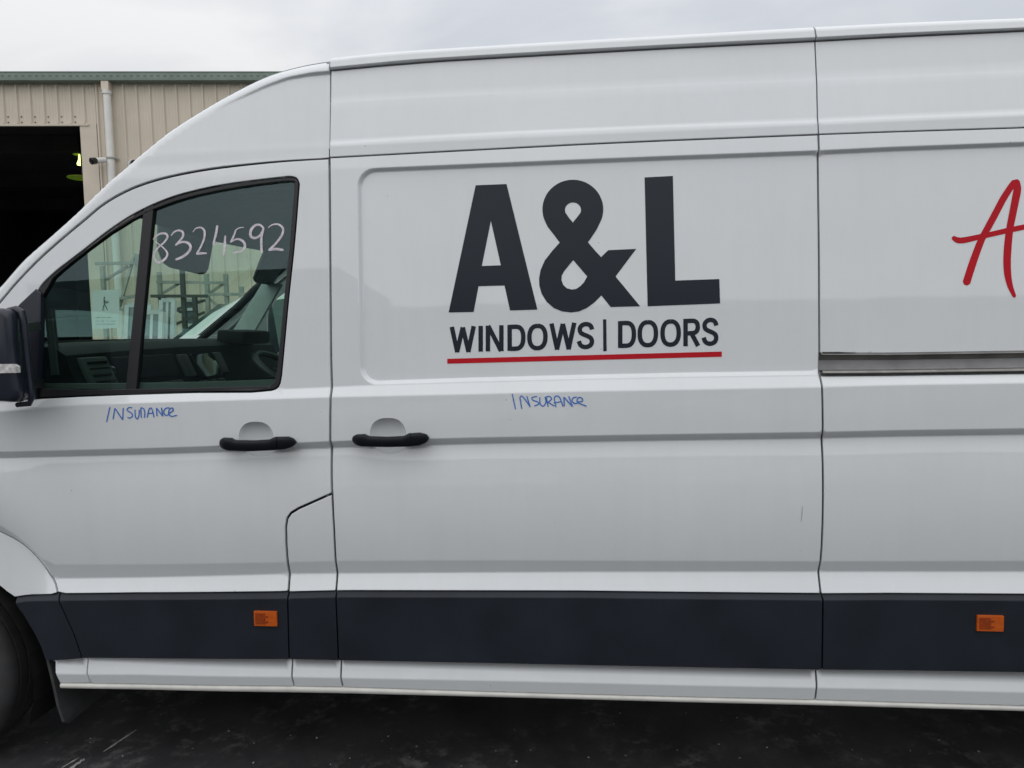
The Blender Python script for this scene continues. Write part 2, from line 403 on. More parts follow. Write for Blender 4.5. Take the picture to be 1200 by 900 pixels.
_t = np.linspace(0, 1, 41); _ang = np.interp(_t, [0, 0.08, 0.16, 0.24, 0.34, 0.5, 0.65, 0.8, 1.0], [14, 12.5, 10.2, 7.2, 4.6, 1.5, -1.3, -4.0, -7.5])
_ins = 0.0275-np.concatenate([[0], np.cumsum(np.tan(np.radians((_ang[1:]+_ang[:-1])/2))*0.37*np.diff(_t))])
LOWER = list(zip(_t.tolist(), _ins.tolist()))
ROWK = ('R1', 'R1b', 'R2', 'R3', 'R4', 'R5', 'R6', 'R7', 'R8', 'R9', 'R10', 'R11', 'R12', 'R13', 'R15', 'R16')
def rowset(zone, x):
    if zone == 'main':
        z0, z1 = zrow('R0', x), zrow('R1', x)
        L = [(z0, 0.165), (z0-(z0-z1)*0.18, 0.140), (z0-(z0-z1)*0.45, 0.122), (z1, 0.116), (zrow('R1b', x), 0.131),
             (zrow('R2', x)+0.006, 0.1130), (zrow('R2', x)-0.006, 0.1090), (zrow('R3', x)+0.005, 0.086), (zrow('R3', x)-0.006, 0.0795), (zrow('R4', x), 0.0775), (zrow('R5', x), 0.070)]
    else:
        one = np.ones_like(x)
        L = [(2.75*one, 0.172), (ZB['R3']*one+0.010, 0.0852), (ZB['R3']*one-0.010, 0.0815), (ZB['R4']*one, 0.078), (ZB['R5']*one+0.006, 0.072), (ZB['R5']*one-0.004, 0.0705)]
    z9, z10 = zrow('R9', x), zrow('R10', x); h = z9-z10
    z7, z8 = zrow('R7', x), zrow('R8', x)
    L += [(zrow('R6', x), 0.024), (z7, 0.005)]
    L += [(z7-(z7-z8)*t, 0.005-0.0065*t+0.0030*t*t) for t in (0.12, 0.25, 0.4, 0.55, 0.7, 0.85, 1.0)]
    L += [(z9-h*t, s_) for t, s_ in LOWER]
    L += [(zrow('R11', x), 0.029), (zrow('R12', x), 0.006), (zrow('R13', x), 0.000), (zrow('R14', x)-0.0015, 0.003), (zrow('R14', x)-0.0055, 0.0165),
          (zrow('R15', x), 0.0010), (zrow('R16', x), 0.0095), (zrow('R17', x), 0.017)]
    return L

# recessed field pressed into the sliding door and the panel behind it
RX0 = hit(420.5, 330, 0.05)[0]; RRAD = 0.062
def recess(x, z):
    zt, zb = zrow('R5', x)-0.001, zrow('R6', x)+0.002
    cx, cz = RX0+RRAD, None
    dx = np.maximum(RX0+RRAD-x, 0); dzt = np.maximum(z-(zt-RRAD), 0); dzb = np.maximum((zb+RRAD)-z, 0)
    dz = np.maximum(dzt, dzb)
    d = RRAD-np.hypot(dx, dz)          # distance inside the rounded field
    w = 0.013
    t = np.clip(d/w, 0, 1); t = t*t*(3-2*t)
    return np.where(x > RX0-0.02, 0.0125*t, 0.0)

# handle scoops
SCOOPS = []
def scoop(x, z):
    o = np.zeros_like(x)
    for cx, cz, a, b, dep in SCOOPS:
        up = z > cz
        q = np.abs((x-cx)/a)**2.6+np.abs((z-cz)/np.where(up, b, b*1.0))**2.4
        o += dep*np.clip(1-q, 0, 1)**0.55
    return o
for hx, hz in ((301.5, 515.0), (455.5, 511.0)):
    c = hit(hx, hz, 0.01)
    SCOOPS.append((c[0]+0.0, c[1], 0.0600, 0.0600, 0.030))

def scoop_lines(i):
    cx, cz, a, b, dep = SCOOPS[i]; out = []
    for q in (1.04, 1.0, 0.96, 0.90, 0.82, 0.70, 0.55, 0.40, 0.25, 0.10):
        L = []
        for k in range(65):
            t = 2*math.pi*k/64; c, s2 = math.cos(t), math.sin(t)
            L.append((cx+a*math.copysign((abs(c)**2*q)**(1/2.6), c), cz+b*math.copysign((abs(s2)**2*q)**(1/2.4), s2)))
        out.append(np.array(L))
    return out
SIL_PX = [(-48, 398), (-20, 371), (0, 351.5), (18, 334), (44, 303.5), (75, 275), (100, 251.5), (131.5, 219.5), (162.5, 190), (200, 156), (240, 127.5), (275, 106), (315, 85.5), (350, 75), (370, 71), (387, 68.3)]
SIL = hits(smooth(SIL_PX), 0.15)
CREASE = hits([(255, 131), (272, 121), (290, 112), (312, 101), (337, 91), (362, 86), (387, 83.5)], 0.12)
def silz(x): return np.interp(x, SIL[:, 0], SIL[:, 1])
def cab_edge(x, z):
    dz = np.clip(silz(x)-z, 0, None)
    # true distance to the slanting edge
    sl = (silz(x+0.01)-silz(x-0.01))/0.02
    d = dz/np.sqrt(1+sl*sl)
    roll = 0.050*np.clip(1-d/0.050, 0, 1)**2.4
    amp = np.clip((x-CREASE[0, 0])/(CREASE[-1, 0]-CREASE[0, 0]), 0, 1)*0.013
    zc = np.interp(x, CREASE[:, 0], CREASE[:, 1])
    t = np.clip((zc+0.004-z)/0.010, 0, 1); t = t*t*(3-2*t)
    lean = 0.010*np.clip((zc-z)/0.2, 0, 1)
    return roll + np.where(x > CREASE[0, 0], amp*t-amp*lean*50*0.02, 0)

def surf(x, z, zone):
    x = np.asarray(x, float); z = np.asarray(z, float)
    acc = np.zeros_like(x)
    L = rowset(zone, x)
    offs = (-0.0028, -0.0014, 0.0, 0.0014, 0.0028)
    for o in offs:
        s = np.full_like(x, L[-1][1])
        for (za, sa), (zb, sb) in zip(L[:-1], L[1:]):
            s += (sa-sb)*np.clip((z+o-zb)/np.maximum(za-zb, 1e-5), 0, 1)
        acc += s
    acc /= len(offs)
    acc += plan(x)+scoop(x, z)
    if zone == 'main': acc += recess(x, z)
    if zone == 'cabtop': acc += cab_edge(x, z)
    return acc
def normal(x, z, zone):
    e = 0.0008
    fx = (surf(x+e, z, zone)-surf(x-e, z, zone))/(2*e); fz = (surf(x, z+e, zone)-surf(x, z-e, zone))/(2*e)
    n = np.stack([fx, -np.ones_like(fx), fz], 1)
    return n/np.linalg.norm(n, axis=1, keepdims=True)

def inside(P, loop):
    x, y = P[:, 0], P[:, 1]; c = np.zeros(len(P), bool)
    a = loop; b = np.roll(loop, -1, 0)
    for (x1, y1), (x2, y2) in zip(a, b):
        if y1 == y2: continue
        m = (y1 > y) != (y2 > y)
        c ^= m & (x < (x2-x1)*(y-y1)/(y2-y1)+x1)
    return c
def seg_dist(P, loop):
    best = np.full(len(P), 1e9)
    a = loop; b = np.roll(loop, -1, 0)
    for i in range(len(a)):
        d = b[i]-a[i]; L = d@d
        if L < 1e-14: continue
        t = np.clip(((P-a[i])@d)/L, 0, 1)
        best = np.minimum(best, np.hypot(*(P-a[i]-t[:, None]*d).T))
    return best
def resample(loop, step):
    loop = np.asarray(loop, float); out = []
    for p, q in zip(loop, np.roll(loop, -1, 0)):
        n = max(1, int(math.ceil(np.linalg.norm(q-p)/step)))
        for i in range(n): out.append(p+(q-p)*i/n)
    return np.array(out)
def area(l): return 0.5*np.sum(l[:, 0]*np.roll(l[:, 1], -1)-np.roll(l[:, 0], -1)*l[:, 1])
def offset(loop, d):
    """shrinks a counter-clockwise loop by d"""
    p = np.roll(loop, 1, 0); q = np.roll(loop, -1, 0)
    e1 = loop-p; e2 = q-loop
    n1 = np.stack([-e1[:, 1], e1[:, 0]], 1); n2 = np.stack([-e2[:, 1], e2[:, 0]], 1)
    n1 /= np.linalg.norm(n1, axis=1, keepdims=True)+1e-12; n2 /= np.linalg.norm(n2, axis=1, keepdims=True)+1e-12
    n = n1+n2; L = np.linalg.norm(n, axis=1, keepdims=True); n = n/np.maximum(L, 0.3)
    k = 1/np.maximum(np.sum(n*n1, 1), 0.5)
    return loop+n*d*k[:, None]

def clean(l):
    l = np.asarray(l, float)
    keep = np.linalg.norm(l-np.roll(l, 1, 0), axis=1) > 1e-5
    l = l[keep]
    return l if area(l) > 0 else l[::-1]

def flip_mesh(V): return [(x, WID-y, z) for x, y, z in V]
WID = 2.04

def patch(name, loops, m, parent, zone='main', gap=0.0028, out=0.0, flange=0.014, grid=0.05, extra=None, edge=0.0022, step=0.012, rows=True, far=False, roundn=0.6, lines_extra=None, bevel=0.0):
    """a trimmed piece of the side surface; loops[0] outline, the rest holes, all in (x, z)"""
    Ls = []
    for i, l in enumerate(loops):
        l = resample(clean(l), step)
        g = gap if i == 0 else -gap
        l = offset(l, g) if abs(g) > 0 else l
        Ls.append(l)
    pts, edges, bn = [], [], []
    for i, l in enumerate(Ls):
        b = len(pts); pts += list(l); n = len(l)
        edges += [(b+k, b+(k+1) % n) for k in range(n)]
        d = (l-offset(l, 1e-3))*1e3 if i == 0 else -(l-offset(l, 1e-3))*1e3
        bn += list(d)
    nb = len(pts)
    rings = [offset(l, edge if i == 0 else -edge) for i, l in enumerate(Ls)] if edge else []
    allring = np.concatenate(rings) if rings else np.zeros((0, 2))
    x0, z0 = Ls[0].min(0); x1, z1 = Ls[0].max(0)
    gx = np.linspace(x0, x1, max(2, int((x1-x0)/grid)+1))
    gx = np.unique(np.concatenate([gx, [x0+0.004, x0+0.008, x0+0.014, x1-0.014, x1-0.008, x1-0.004]])) if rows and x1-x0 > 0.1 else gx
    cand, lines = [], []
    gz = np.linspace(z0, z1, max(2, int((z1-z0)/max(grid*0.6, 0.012))+1))
    X, Z = np.meshgrid(gx, gz); cand.append(np.stack([X.ravel(), Z.ravel()], 1))
    if rows:
        if zone == 'main':
            fr = [zrow('R0', gx)-(zrow('R0', gx)-zrow('R1', gx))*q for q in (0.1, 0.2, 0.32, 0.45, 0.6, 0.8)]
        else: fr = [ZB['R3']*np.ones_like(gx), ZB['R5']*np.ones_like(gx)]
        for zr in fr: lines.append(np.stack([gx, zr], 1))
        for k in ROWK:
            if zone != 'main' and k in ('R1', 'R1b', 'R2', 'R3', 'R4', 'R5'): continue
            zr = zrow(k, gx)
            for d in (-0.0042, -0.0014, 0.0014, 0.0042): lines.append(np.stack([gx, zr+d], 1))
    if lines_extra: lines += lines_extra
    if extra is not None: cand.append(np.asarray(extra))
    # feature lines go in as constraints, so that no triangle straddles a crease
    lp, le = [], []
    for l in lines:
        ok = inside(l, Ls[0])
        for q in Ls[1:]: ok &= ~inside(l, q)
        if not ok.any(): continue
        ok &= np.min([seg_dist(l, q) for q in Ls], 0) > edge*1.6+0.001
        for i in range(len(l)):
            if ok[i]:
                lp.append(l[i])
                if i and ok[i-1]: le.append((len(lp)-2, len(lp)-1))
    C = np.concatenate(cand)
    ins = inside(C, Ls[0])
    for l in Ls[1:]: ins &= ~inside(C, l)
    C = C[ins]
    if len(C):
        dmin = np.min([seg_dist(C, l) for l in Ls], 0); C = C[dmin > edge*1.6+0.001]
        if lp and len(C):
            lpa = np.array(lp); near = np.zeros(len(C), bool)
            for i in range(0, len(C), 400):
                D = np.abs(C[i:i+400, None, :]-lpa[None]); near[i:i+400] = ((D[:, :, 1] < 0.0022) & (D[:, :, 0] < grid*0.6)).any(1)
            C = C[~near]
        rk = np.round(C/0.0011).astype(int); _, ui = np.unique(rk, axis=0, return_index=True); C = C[ui]
    if len(allring):
        ok = inside(allring, Ls[0])
        for l in Ls[1:]: ok &= ~inside(allring, l)
        allring = allring[ok]
        dmin = np.min([seg_dist(allring, l) for l in Ls], 0); allring = allring[dmin > edge*0.6]
        C = np.concatenate([allring, C]) if len(C) else allring
    b0 = len(pts)
    edges += [(b0+i, b0+j) for i, j in le]
    P = pts+lp+list(C)
    vo, eo, fo, ov, oe, of = delaunay_2d_cdt([Vector((p[0], p[1])) for p in P], edges, [], 0, 1e-7, True)
    V = np.array([(v.x, v.y) for v in vo]); src = [o[0] if len(o) else -1 for o in ov]
    F = np.array([f for f in fo if len(f) == 3]); ce = V[F].mean(1)
    ok = inside(ce, Ls[0])
    for l in Ls[1:]: ok &= ~inside(ce, l)
    F = F[ok]
    y = surf(V[:, 0], V[:, 1], zone)-out
    if bevel: y = y+bevel*np.clip((V[:, 1]-zrow('R13', V[:, 0]))/(zrow('R12', V[:, 0])-zrow('R13', V[:, 0])), 0, 1)
    N = normal(V[:, 0], V[:, 1], zone)
    if bevel:
        up = np.clip((V[:, 1]-zrow('R13', V[:, 0]))/0.004+0.5, 0, 1)
        N[:, 2] += up*(bevel/0.017); N /= np.linalg.norm(N, axis=1, keepdims=True)
    for i, s in enumerate(src):
        if 0 <= s < nb and edge:
            y[i] += edge*0.5; N[i, 0] += bn[s][0]*roundn; N[i, 2] += bn[s][1]*roundn; N[i] /= np.linalg.norm(N[i])
    verts = [(V[i, 0], y[i], V[i, 1]) for i in range(len(V))]
    A = V[F]; cr_ = (A[:, 1, 0]-A[:, 0, 0])*(A[:, 2, 1]-A[:, 0, 1])-(A[:, 2, 0]-A[:, 0, 0])*(A[:, 1, 1]-A[:, 0, 1])
    faces = [tuple(f) if c > 0 else tuple(f[::-1]) for f, c in zip(F.tolist(), cr_)]
    ln = [tuple(N[i]) for f in faces for i in f]
    if flange:
        cnt = {}
        for f in faces:
            for a, b in ((f[0], f[1]), (f[1], f[2]), (f[2], f[0])): cnt[(a, b)] = 1
        nv = {}
        for (a, b) in list(cnt):
            if (b, a) in cnt: continue
            for q in (a, b):
                if q not in nv: nv[q] = len(verts); verts.append((V[q, 0], y[q]+flange, V[q, 1]))
            faces.append((b, a, nv[a], nv[b]))
            d = V[b]-V[a]; n = np.array([d[1], 0, -d[0]]); n = n/(np.linalg.norm(n)+1e-12)
            ln += [tuple(n)]*4
    if far:
        verts = [(a, WID-b, c) for a, b, c in verts]
        nf, nl, k = [], [], 0
        for f in faces:
            q = ln[k:k+len(f)]; k += len(f)
            nf.append(tuple(f[::-1])); nl += [(a, -b, c) for a, b, c in q[::-1]]
        faces, ln = nf, nl
    o = mesh(name, verts, faces, m, parent, smooth=True)
    o.data.normals_split_custom_set(ln)
    return o

def curve_between(pts, n=1): return np.asarray(pts, float)
def row_line(k, x0, x1, n=40):
    x = np.linspace(x0, x1, n); return np.stack([x, zrow(k, x)], 1)

# seams, traced and turned into van coordinates
def seam(pxs):
    out = []
    for a, b in pxs:
        p = hit(a, b, 0.03)
        zone = 'main'
        for _ in range(3):
            p = hit(a, b, float(surf(np.array([p[0]]), np.array([p[1]]), 'main')[0]-plan(p[0])))
        out.append(p)
    return np.array(out)
SB = seam([(388.5, 67), (387, 81), (387.5, 91), (387, 125), (386.3, 164), (386, 186), (386.2, 198), (387, 300), (388, 420), (389, 452), (387.8, 463), (387, 491), (387, 516), (389, 526.7), (389, 573), (389.4, 578),
           (391.5, 622), (393.3, 658), (395.3, 672), (393.7, 693), (394, 699.5), (396, 747.5), (397.6, 773.5)])
SBL = seam([(400, 775), (399.2, 794), (401.5, 804), (401.5, 812)])
SD = seam([(953.5, 31), (955.5, 38), (955.5, 48), (957, 92), (958.5, 142), (959.3, 157), (959.8, 171), (960, 300), (960.5, 415), (961, 440), (963.5, 452), (964.5, 490), (964.3, 507), (963, 514), (964.5, 545), (963.2, 640),
           (962, 657), (959.3, 671), (962, 695), (964, 702), (962.5, 784.5)])
SDL = seam([(956, 786), (957, 800), (955.5, 819), (955.5, 826)])
FS = seam([(389.2, 578.5), (350, 596), (341, 601.5), (336.8, 607.5), (335.2, 617), (335.6, 637), (337.2, 659), (339.5, 672), (338, 694), (337.6, 700), (338.6, 745), (341, 773)])
FSL = seam([(342.8, 774), (341.8, 792), (344.3, 803)])
_up = smooth([(0, 623), (25, 636.5), (45, 655), (59, 674), (64, 683), (67, 695)], 6); KA = len(_up)-1
AS = seam(_up+[(69, 701), (87, 742), (97, 770.5)])
ASL = seam([(102, 771), (101.5, 788), (106, 800.5)])
def sx(S, z):
    o = np.argsort(S[:, 1]); return float(np.interp(z, S[o, 1], S[o, 0]))
def seg(S, z_hi, z_lo):
    """the seam between two heights, downwards"""
    o = np.argsort(-S[:, 1]); T = S[o]
    mid = [p for p in T if z_lo+0.002 < p[1] < z_hi-0.002]
    return np.array([(sx(S, z_hi), z_hi)]+[tuple(p) for p in mid]+[(sx(S, z_lo), z_lo)])
def between(k, S1, S2, n=30):
    """row k from seam S1 to seam S2 (either may be a number)"""
    def xx(S):
        if not hasattr(S, 'shape'): return float(S)
        x = -0.5
        for _ in range(6): x = sx(S, float(zrow(k, x)))
        return x
    return row_line(k, xx(S1), xx(S2), n)
def quad(kt, kb, SL, SR):
    t = between(kt, SL, SR); b = between(kb, SL, SR)
    L = seg(SL, t[0, 1], b[0, 1]) if hasattr(SL, 'shape') else np.array([t[0], b[0]])
    Rr = seg(SR, t[-1, 1], b[-1, 1]) if hasattr(SR, 'shape') else np.array([t[-1], b[-1]])
    return np.concatenate([t, Rr[1:-1], b[::-1], L[::-1][1:-1]])

XEND = 3.45
ROOTP = (0.15, 1.02, 0.0)
van = root('van', ROOTP, 'white high-roof panel van with black side mouldings and window company lettering on its side', 'van')

# ---------------- white body panels
def dense(cx, cz, a, b, st=0.0045):
    x = np.arange(cx-a, cx+a, st); z = np.arange(cz-b, cz+b, st); X, Z = np.meshgrid(x, z)
    return np.stack([X.ravel(), Z.ravel()], 1)
ex = [dense(SCOOPS[1][0], SCOOPS[1][1], 0.068, 0.068)]
def recess_contour(d):
    """line at distance d inside the recess outline"""
    n = 14; r = RRAD-d; P = []
    xs_ = np.arange(0.78, RX0+RRAD, -0.025)
    P += [(x, float(zrow('R5', x))-0.001-d) for x in xs_]
    zt, zb = float(zrow('R5', RX0+RRAD))-0.001, float(zrow('R6', RX0+RRAD))+0.002
    P += [(RX0+RRAD-r*math.sin(a), zt-RRAD+r*math.cos(a)) for a in np.linspace(0, math.pi/2, n)]
    P += [(RX0+d, z) for z in np.linspace(zt-RRAD, zb+RRAD, 24)[1:-1]]
    P += [(RX0+RRAD-r*math.cos(a), zb+RRAD-r*math.sin(a)) for a in np.linspace(0, math.pi/2, n)]
    P += [(x, float(zrow('R6', x))+0.002+d) for x in xs_[::-1]]
    return np.array(P)
RL = [recess_contour(d) for d in (-0.002, 0.0015, 0.004, 0.0065, 0.009, 0.0115, 0.0145)]
sliding = patch('sliding_door', [quad('R4', 'R12', SB, SD)], PAINT, van, lines_extra=RL+scoop_lines(1), gap=0.0036)
patch('upper_side_panel', [quad('R1b', 'R4', SB, SD)], PAINT, van, gap=0.002)
patch('upper_side_panel', [quad('R1b', 'R4', SD, XEND)], PAINT, van, gap=0.002)
patch('roof_rail', [quad('R0', 'R1b', SB, SD)], PAINT, van, gap=0.0025, edge=0, rows=True, grid=0.04, step=0.006)
patch('roof_rail', [quad('R0', 'R1b', SD, XEND)], PAINT, van, gap=0.0025, edge=0, rows=True, grid=0.05, step=0.006)

# rear side panel with the slot for the slide rail and the rear wheel arch
RT = hits([(961, 414.3), (1040, 414.6), (1200, 412.2)], 0.035); RBm = hits([(961, 440.4), (1040, 439.7), (1200, 437.4)], 0.02)
def rtz(x): return np.interp(x, RT[:, 0], RT[:, 1])
def rbz(x): return np.interp(x, RBm[:, 0], RBm[:, 1])
XRAIL = 2.6
AX, AZ, AR = 2.28, 0.37, 0.46
top = between('R4', SD, XEND); bot12 = between('R12', SD, XEND)
z12 = lambda x: float(zrow('R12', x))
th0 = math.asin((z12(AX-0.4)-AZ)/AR)
arc = np.array([(AX+AR*math.cos(a), AZ+AR*math.sin(a)) for a in np.linspace(th0, math.pi-th0, 30)])
xl = np.linspace(sx(SD, 1.5), XRAIL, 40)
slot = np.concatenate([np.stack([xl, rtz(xl)], 1), np.stack([xl[::-1], rbz(xl[::-1])], 1)])
upSD = seg(SD, top[0, 1], float(rtz(xl[0]))); dnSD = seg(SD, float(rbz(xl[0])), bot12[0, 1])
bl = row_line('R12', bot12[0, 0], AX-AR*math.cos(th0)-0.0, 20); br = row_line('R12', AX+AR*math.cos(th0), XEND, 15)
rear_loop = np.concatenate([top, br[::-1], arc, bl[::-1], dnSD[::-1][1:], np.stack([xl, rbz(xl)], 1)[1:], np.stack([xl[::-1], rtz(xl[::-1])], 1)[:-1], upSD[::-1][:-1]])
xr = np.arange(0.70, XEND, 0.05)
patch('rear_side_panel', [rear_loop], PAINT, van, lines_extra=[np.stack([xr, zrow('R5', xr)-0.001-d], 1) for d in (-0.002, 0.0015, 0.004, 0.0065, 0.009, 0.0115, 0.0145)], grid=0.05)

# cab door with its window opening
WIN_OUT = [(40, 466), (41, 400), (44, 342), (60, 322), (80, 305.5), (100, 289.5), (125, 269.5), (150, 252.5), (175, 239.5), (200, 229.5), (225, 222.5), (250, 217), (275, 213), (300, 209.8), (322, 207.3), (336, 206), (343.5, 208), (346.5, 214), (346, 225), (343, 280), (337.5, 350), (331.5, 440), (328.5, 452), (321, 456), (230, 458.5), (150, 461), (100, 463)]
def shrink(pts, d): return pts
win = hits(smooth(WIN_OUT[:18], 4)+smooth(WIN_OUT[18:21], 4)+smooth(WIN_OUT[21:], 3), 0.045)
GAPL = [(-34, 399), (3.5, 360), (27, 331), (53, 303), (80, 278), (103, 258), (124, 240), (150, 224.5), (175, 214.5), (205, 206.3), (240, 199.4), (275, 194.5), (325, 189.2), (360, 186.7), (386, 185.2)]
gapl = hits(smooth(GAPL), 0.078)
XF = -2.235                                           # front edge of the door, outside the picture
door_l = [(XF, gapl[0, 1]-0.01)]
asl_px0 = AS[0]
bl = between('R12', AS, FS)
bs = seg(SB, gapl[-1, 1], FS[0, 1])
door_loop = np.concatenate([gapl, bs[1:-1], FS[:-3], bl[::-1][1:-1], AS[:KA+1][::-1], [(-2.18, AS[0, 1]+0.075), (XF, AS[0, 1]+0.16), (XF, gapl[0, 1]-0.02)]])
door_loop = door_loop[np.concatenate([[True], np.linalg.norm(np.diff(door_loop, axis=0), axis=1) > 1e-4])]
exd = [dense(SCOOPS[0][0], SCOOPS[0][1], 0.068, 0.068)]
door = patch('cab_door', [door_loop, win], PAINT, van, zone='cab', lines_extra=scoop_lines(0), gap=0.0048)
# fuel flap piece behind the door
fl = between('R12', FS, SB)
fuel_gap = 0.0040
fuel_loop = np.concatenate([FS[:-3], fl[1:-1], seg(SB, FS[0, 1], fl[-1, 1])[::-1][:-1]])
patch('fuel_flap', [fuel_loop], PAINT, van, zone='cab', gap=0.0036)
# cab roof side and windscreen pillar
cab_loop = np.concatenate([SIL, seg(SB, SIL[-1, 1]-0.003, gapl[-1, 1])[1:-1], gapl[::-1]])
patch('cab_roof_side', [cab_loop], PAINT, van, zone='cabtop', gap=0.0042, grid=0.03, extra=np.concatenate([np.stack([np.linspace(CREASE[0, 0], CREASE[-1, 0], 40), np.interp(np.linspace(CREASE[0, 0], CREASE[-1, 0], 40), CREASE[:, 0], CREASE[:, 1])+d], 1) for d in (-0.008, -0.005, -0.002, 0.001, 0.004, 0.007)] + [np.stack([SIL[:, 0]+0.0, SIL[:, 1]-d], 1) for d in (0.006, 0.012, 0.02, 0.03, 0.045, 0.06)]))

# front wheel arch piece and wing
WC = hit(-78, 784, 0.05); WR = 0.352
inner = hits([(0, 685), (18, 700)], 0.02)
ARI = np.array([(WC[0]+0.425*math.cos(a), WC[1]+0.425*math.sin(a)) for a in np.linspace(math.pi*0.97, 0.0, 60)])
ari = hits([(0, 684.5), (10, 692), (18, 700)], 0.02)
arf = np.array([(WC[0]+0.44*math.cos(a), WC[1]+0.06+0.42*math.sin(a)) for a in np.linspace(R(172), R(62), 30)])
wing_loop = np.concatenate([[(-3.05, 0.75)], [(-3.05, 1.05), (-2.75, 1.30), (-2.40, 1.46), (XF, gapl[0, 1]-0.02), (XF, AS[0, 1]+0.16), (-2.18, AS[0, 1]+0.075)], AS[:KA+1], row_line('R12', hit(18, 700, 0.01)[0], AS[KA, 0], 8)[::-1][1:], ari[::-1][1:], arf[::-1]])
patch('front_wing', [wing_loop], PAINT, van, zone='cab', grid=0.04)

# ---------------- black mouldings
def mloop(l):
    l = np.array(l); mid = (zrow('R12', l[:, 0])+zrow('R14', l[:, 0]))/2
    d12, d14 = np.abs(l[:, 1]-zrow('R12', l[:, 0])), np.abs(l[:, 1]-zrow('R14', l[:, 0]))
    l[:, 1] += np.where(d12 < 0.002, 0.0065, np.where(d14 < 0.002, 0.0004, 0)); return l
BM = dict(out=0.004, flange=0.02, gap=0.0026, edge=0.0018, bevel=0.012)
arc_bl = hits([(18, 700.5), (22, 708), (30, 719), (43, 741), (50, 756), (55.5, 772), (57, 775)], 0.01)
m0 = np.concatenate([row_line('R12', arc_bl[0, 0], sx(AS, float(zrow('R12', AS[KA, 0]))), 8), AS[KA+1:], row_line('R14', AS[-1, 0], arc_bl[-1, 0], 8)[1:], arc_bl[::-1][1:-1]])
patch('side_moulding', [mloop(m0)], BLACKP, van, zone='cab', **BM)
ASm = AS[KA:]; FSm = FS[-4:]
def mould(S1, S2, zone): return patch('side_moulding', [mloop(quad('R12', 'R14', S1, S2))], BLACKP, van, zone=zone, **BM)
md = mould(ASm, FSm, 'cab'); mould(FSm, SB, 'cab'); mould(SB, SD, 'main')
mrear = mould(SD, AX-AR*math.cos(th0)+0.01, 'main')
mould(AX+AR*0.98, XEND, 'main')
# ---------------- white sills
def sill(S1, S2, zone='main'): return patch('sill_panel', [quad('R14', 'R16', S1, S2)], PAINT, van, zone=zone, gap=0.0030, out=0.0)
s0 = np.concatenate([row_line('R14', hit(60, 774.5, 0)[0], ASL[0, 0], 6), ASL[1:], [hit(72, 800, 0.017)]])
patch('sill_panel', [s0], PAINT, van, zone='cab', gap=0.0018)
sill(ASL, FSL, 'cab'); sill(FSL, SBL, 'cab'); sill(SBL, SDL); sill(SDL, AX-AR*1.0)
sill(AX+AR*1.0, XEND)
# pinch-weld lip under the sills
LIPM = mat('sill_lip_paint', (0.66, 0.65, 0.61), 0.5, var=0.10, scale=14, detail=6)
def lip(x0, x1):
    mb = MB(); xsn = np.linspace(x0, x1, 70); P = []
    for x in xsn:
        zt_, zb_ = float(zrow('R16', x)), float(zrow('R17', x)); zt_ += 0.001; p = float(plan(x)); m_ = (zt_+zb_)/2
        P.append([(x, p+0.030, zt_+0.002), (x, p+0.016, zt_), (x, p+0.0085, zt_-0.004), (x, p+0.007, m_), (x, p+0.009, zb_+0.003), (x, p+0.014, zb_), (x, p+0.045, zb_+0.001)])
    V = [q for r in P for q in r]; n = 7; F = []
    for i in range(len(P)-1):
        for k in range(n-1): F.append((i*n+k, i*n+k+1, (i+1)*n+k+1, (i+1)*n+k))
    F.append(tuple(range(n))); F.append(tuple((len(P)-1)*n+k for k in range(n))[::-1])
    return mb.add(V, F).build('sill_lip', LIPM, van, smooth=True, angle=60)
lip(hit(72, 803, 0.015)[0], AX-AR)
dl = MB()
for (a, b) in ((72, 100), (398, 404), (948, 960)):
    pass
# inner shell that shows in the seams
shell_loop = np.concatenate([row_line('R0', XB-0.02, XEND-0.01, 20)-np.array([0, 0.02]), row_line('R16', XB-0.02, AX-AR-0.03, 20)[::-1] if False else np.array([(XEND-0.01, z12(3)+0.02), (AX+AR+0.03, z12(3)+0.02)]),
                             np.array([(AX+(AR+0.03)*math.cos(a), AZ+(AR+0.03)*math.sin(a)) for a in np.linspace(0.45, math.pi-0.45, 14)]), row_line('R16', XB-0.04, AX-AR-0.04, 14)[::-1]])
patch('body_shell', [shell_loop], SHELL, van, zone='main', out=-0.0165, flange=0, gap=0.0, edge=0, grid=0.05, step=0.03)
strip = np.concatenate([gapl+np.array([0, 0.035]), gapl[::-1]-np.array([0, 0.02])])
patch('door_seal', [strip], RUBBER, van, zone='cab', out=-0.013, flange=0, gap=0, edge=0, grid=0.05, rows=False)
zlow = float(zrow('R16', -1.9))
low = np.concatenate([[(XF+0.1, zrow('R6', -2.0)-0.03), (XB+0.01, zrow('R6', -0.9)-0.03), (XB+0.01, zlow)], [(hit(80, 800, 0)[0], zlow), (hit(70, 740, 0)[0], zrow('R13', -1.8)-0.06), (hit(45, 690, 0)[0], zrow('R12', -1.8)+0.015), (XF+0.1, AS[0, 1]+0.03)]])
patch('door_shell', [low], RUBBER, van, zone='cab', out=-0.0190, flange=0, gap=0, edge=0, grid=0.04)

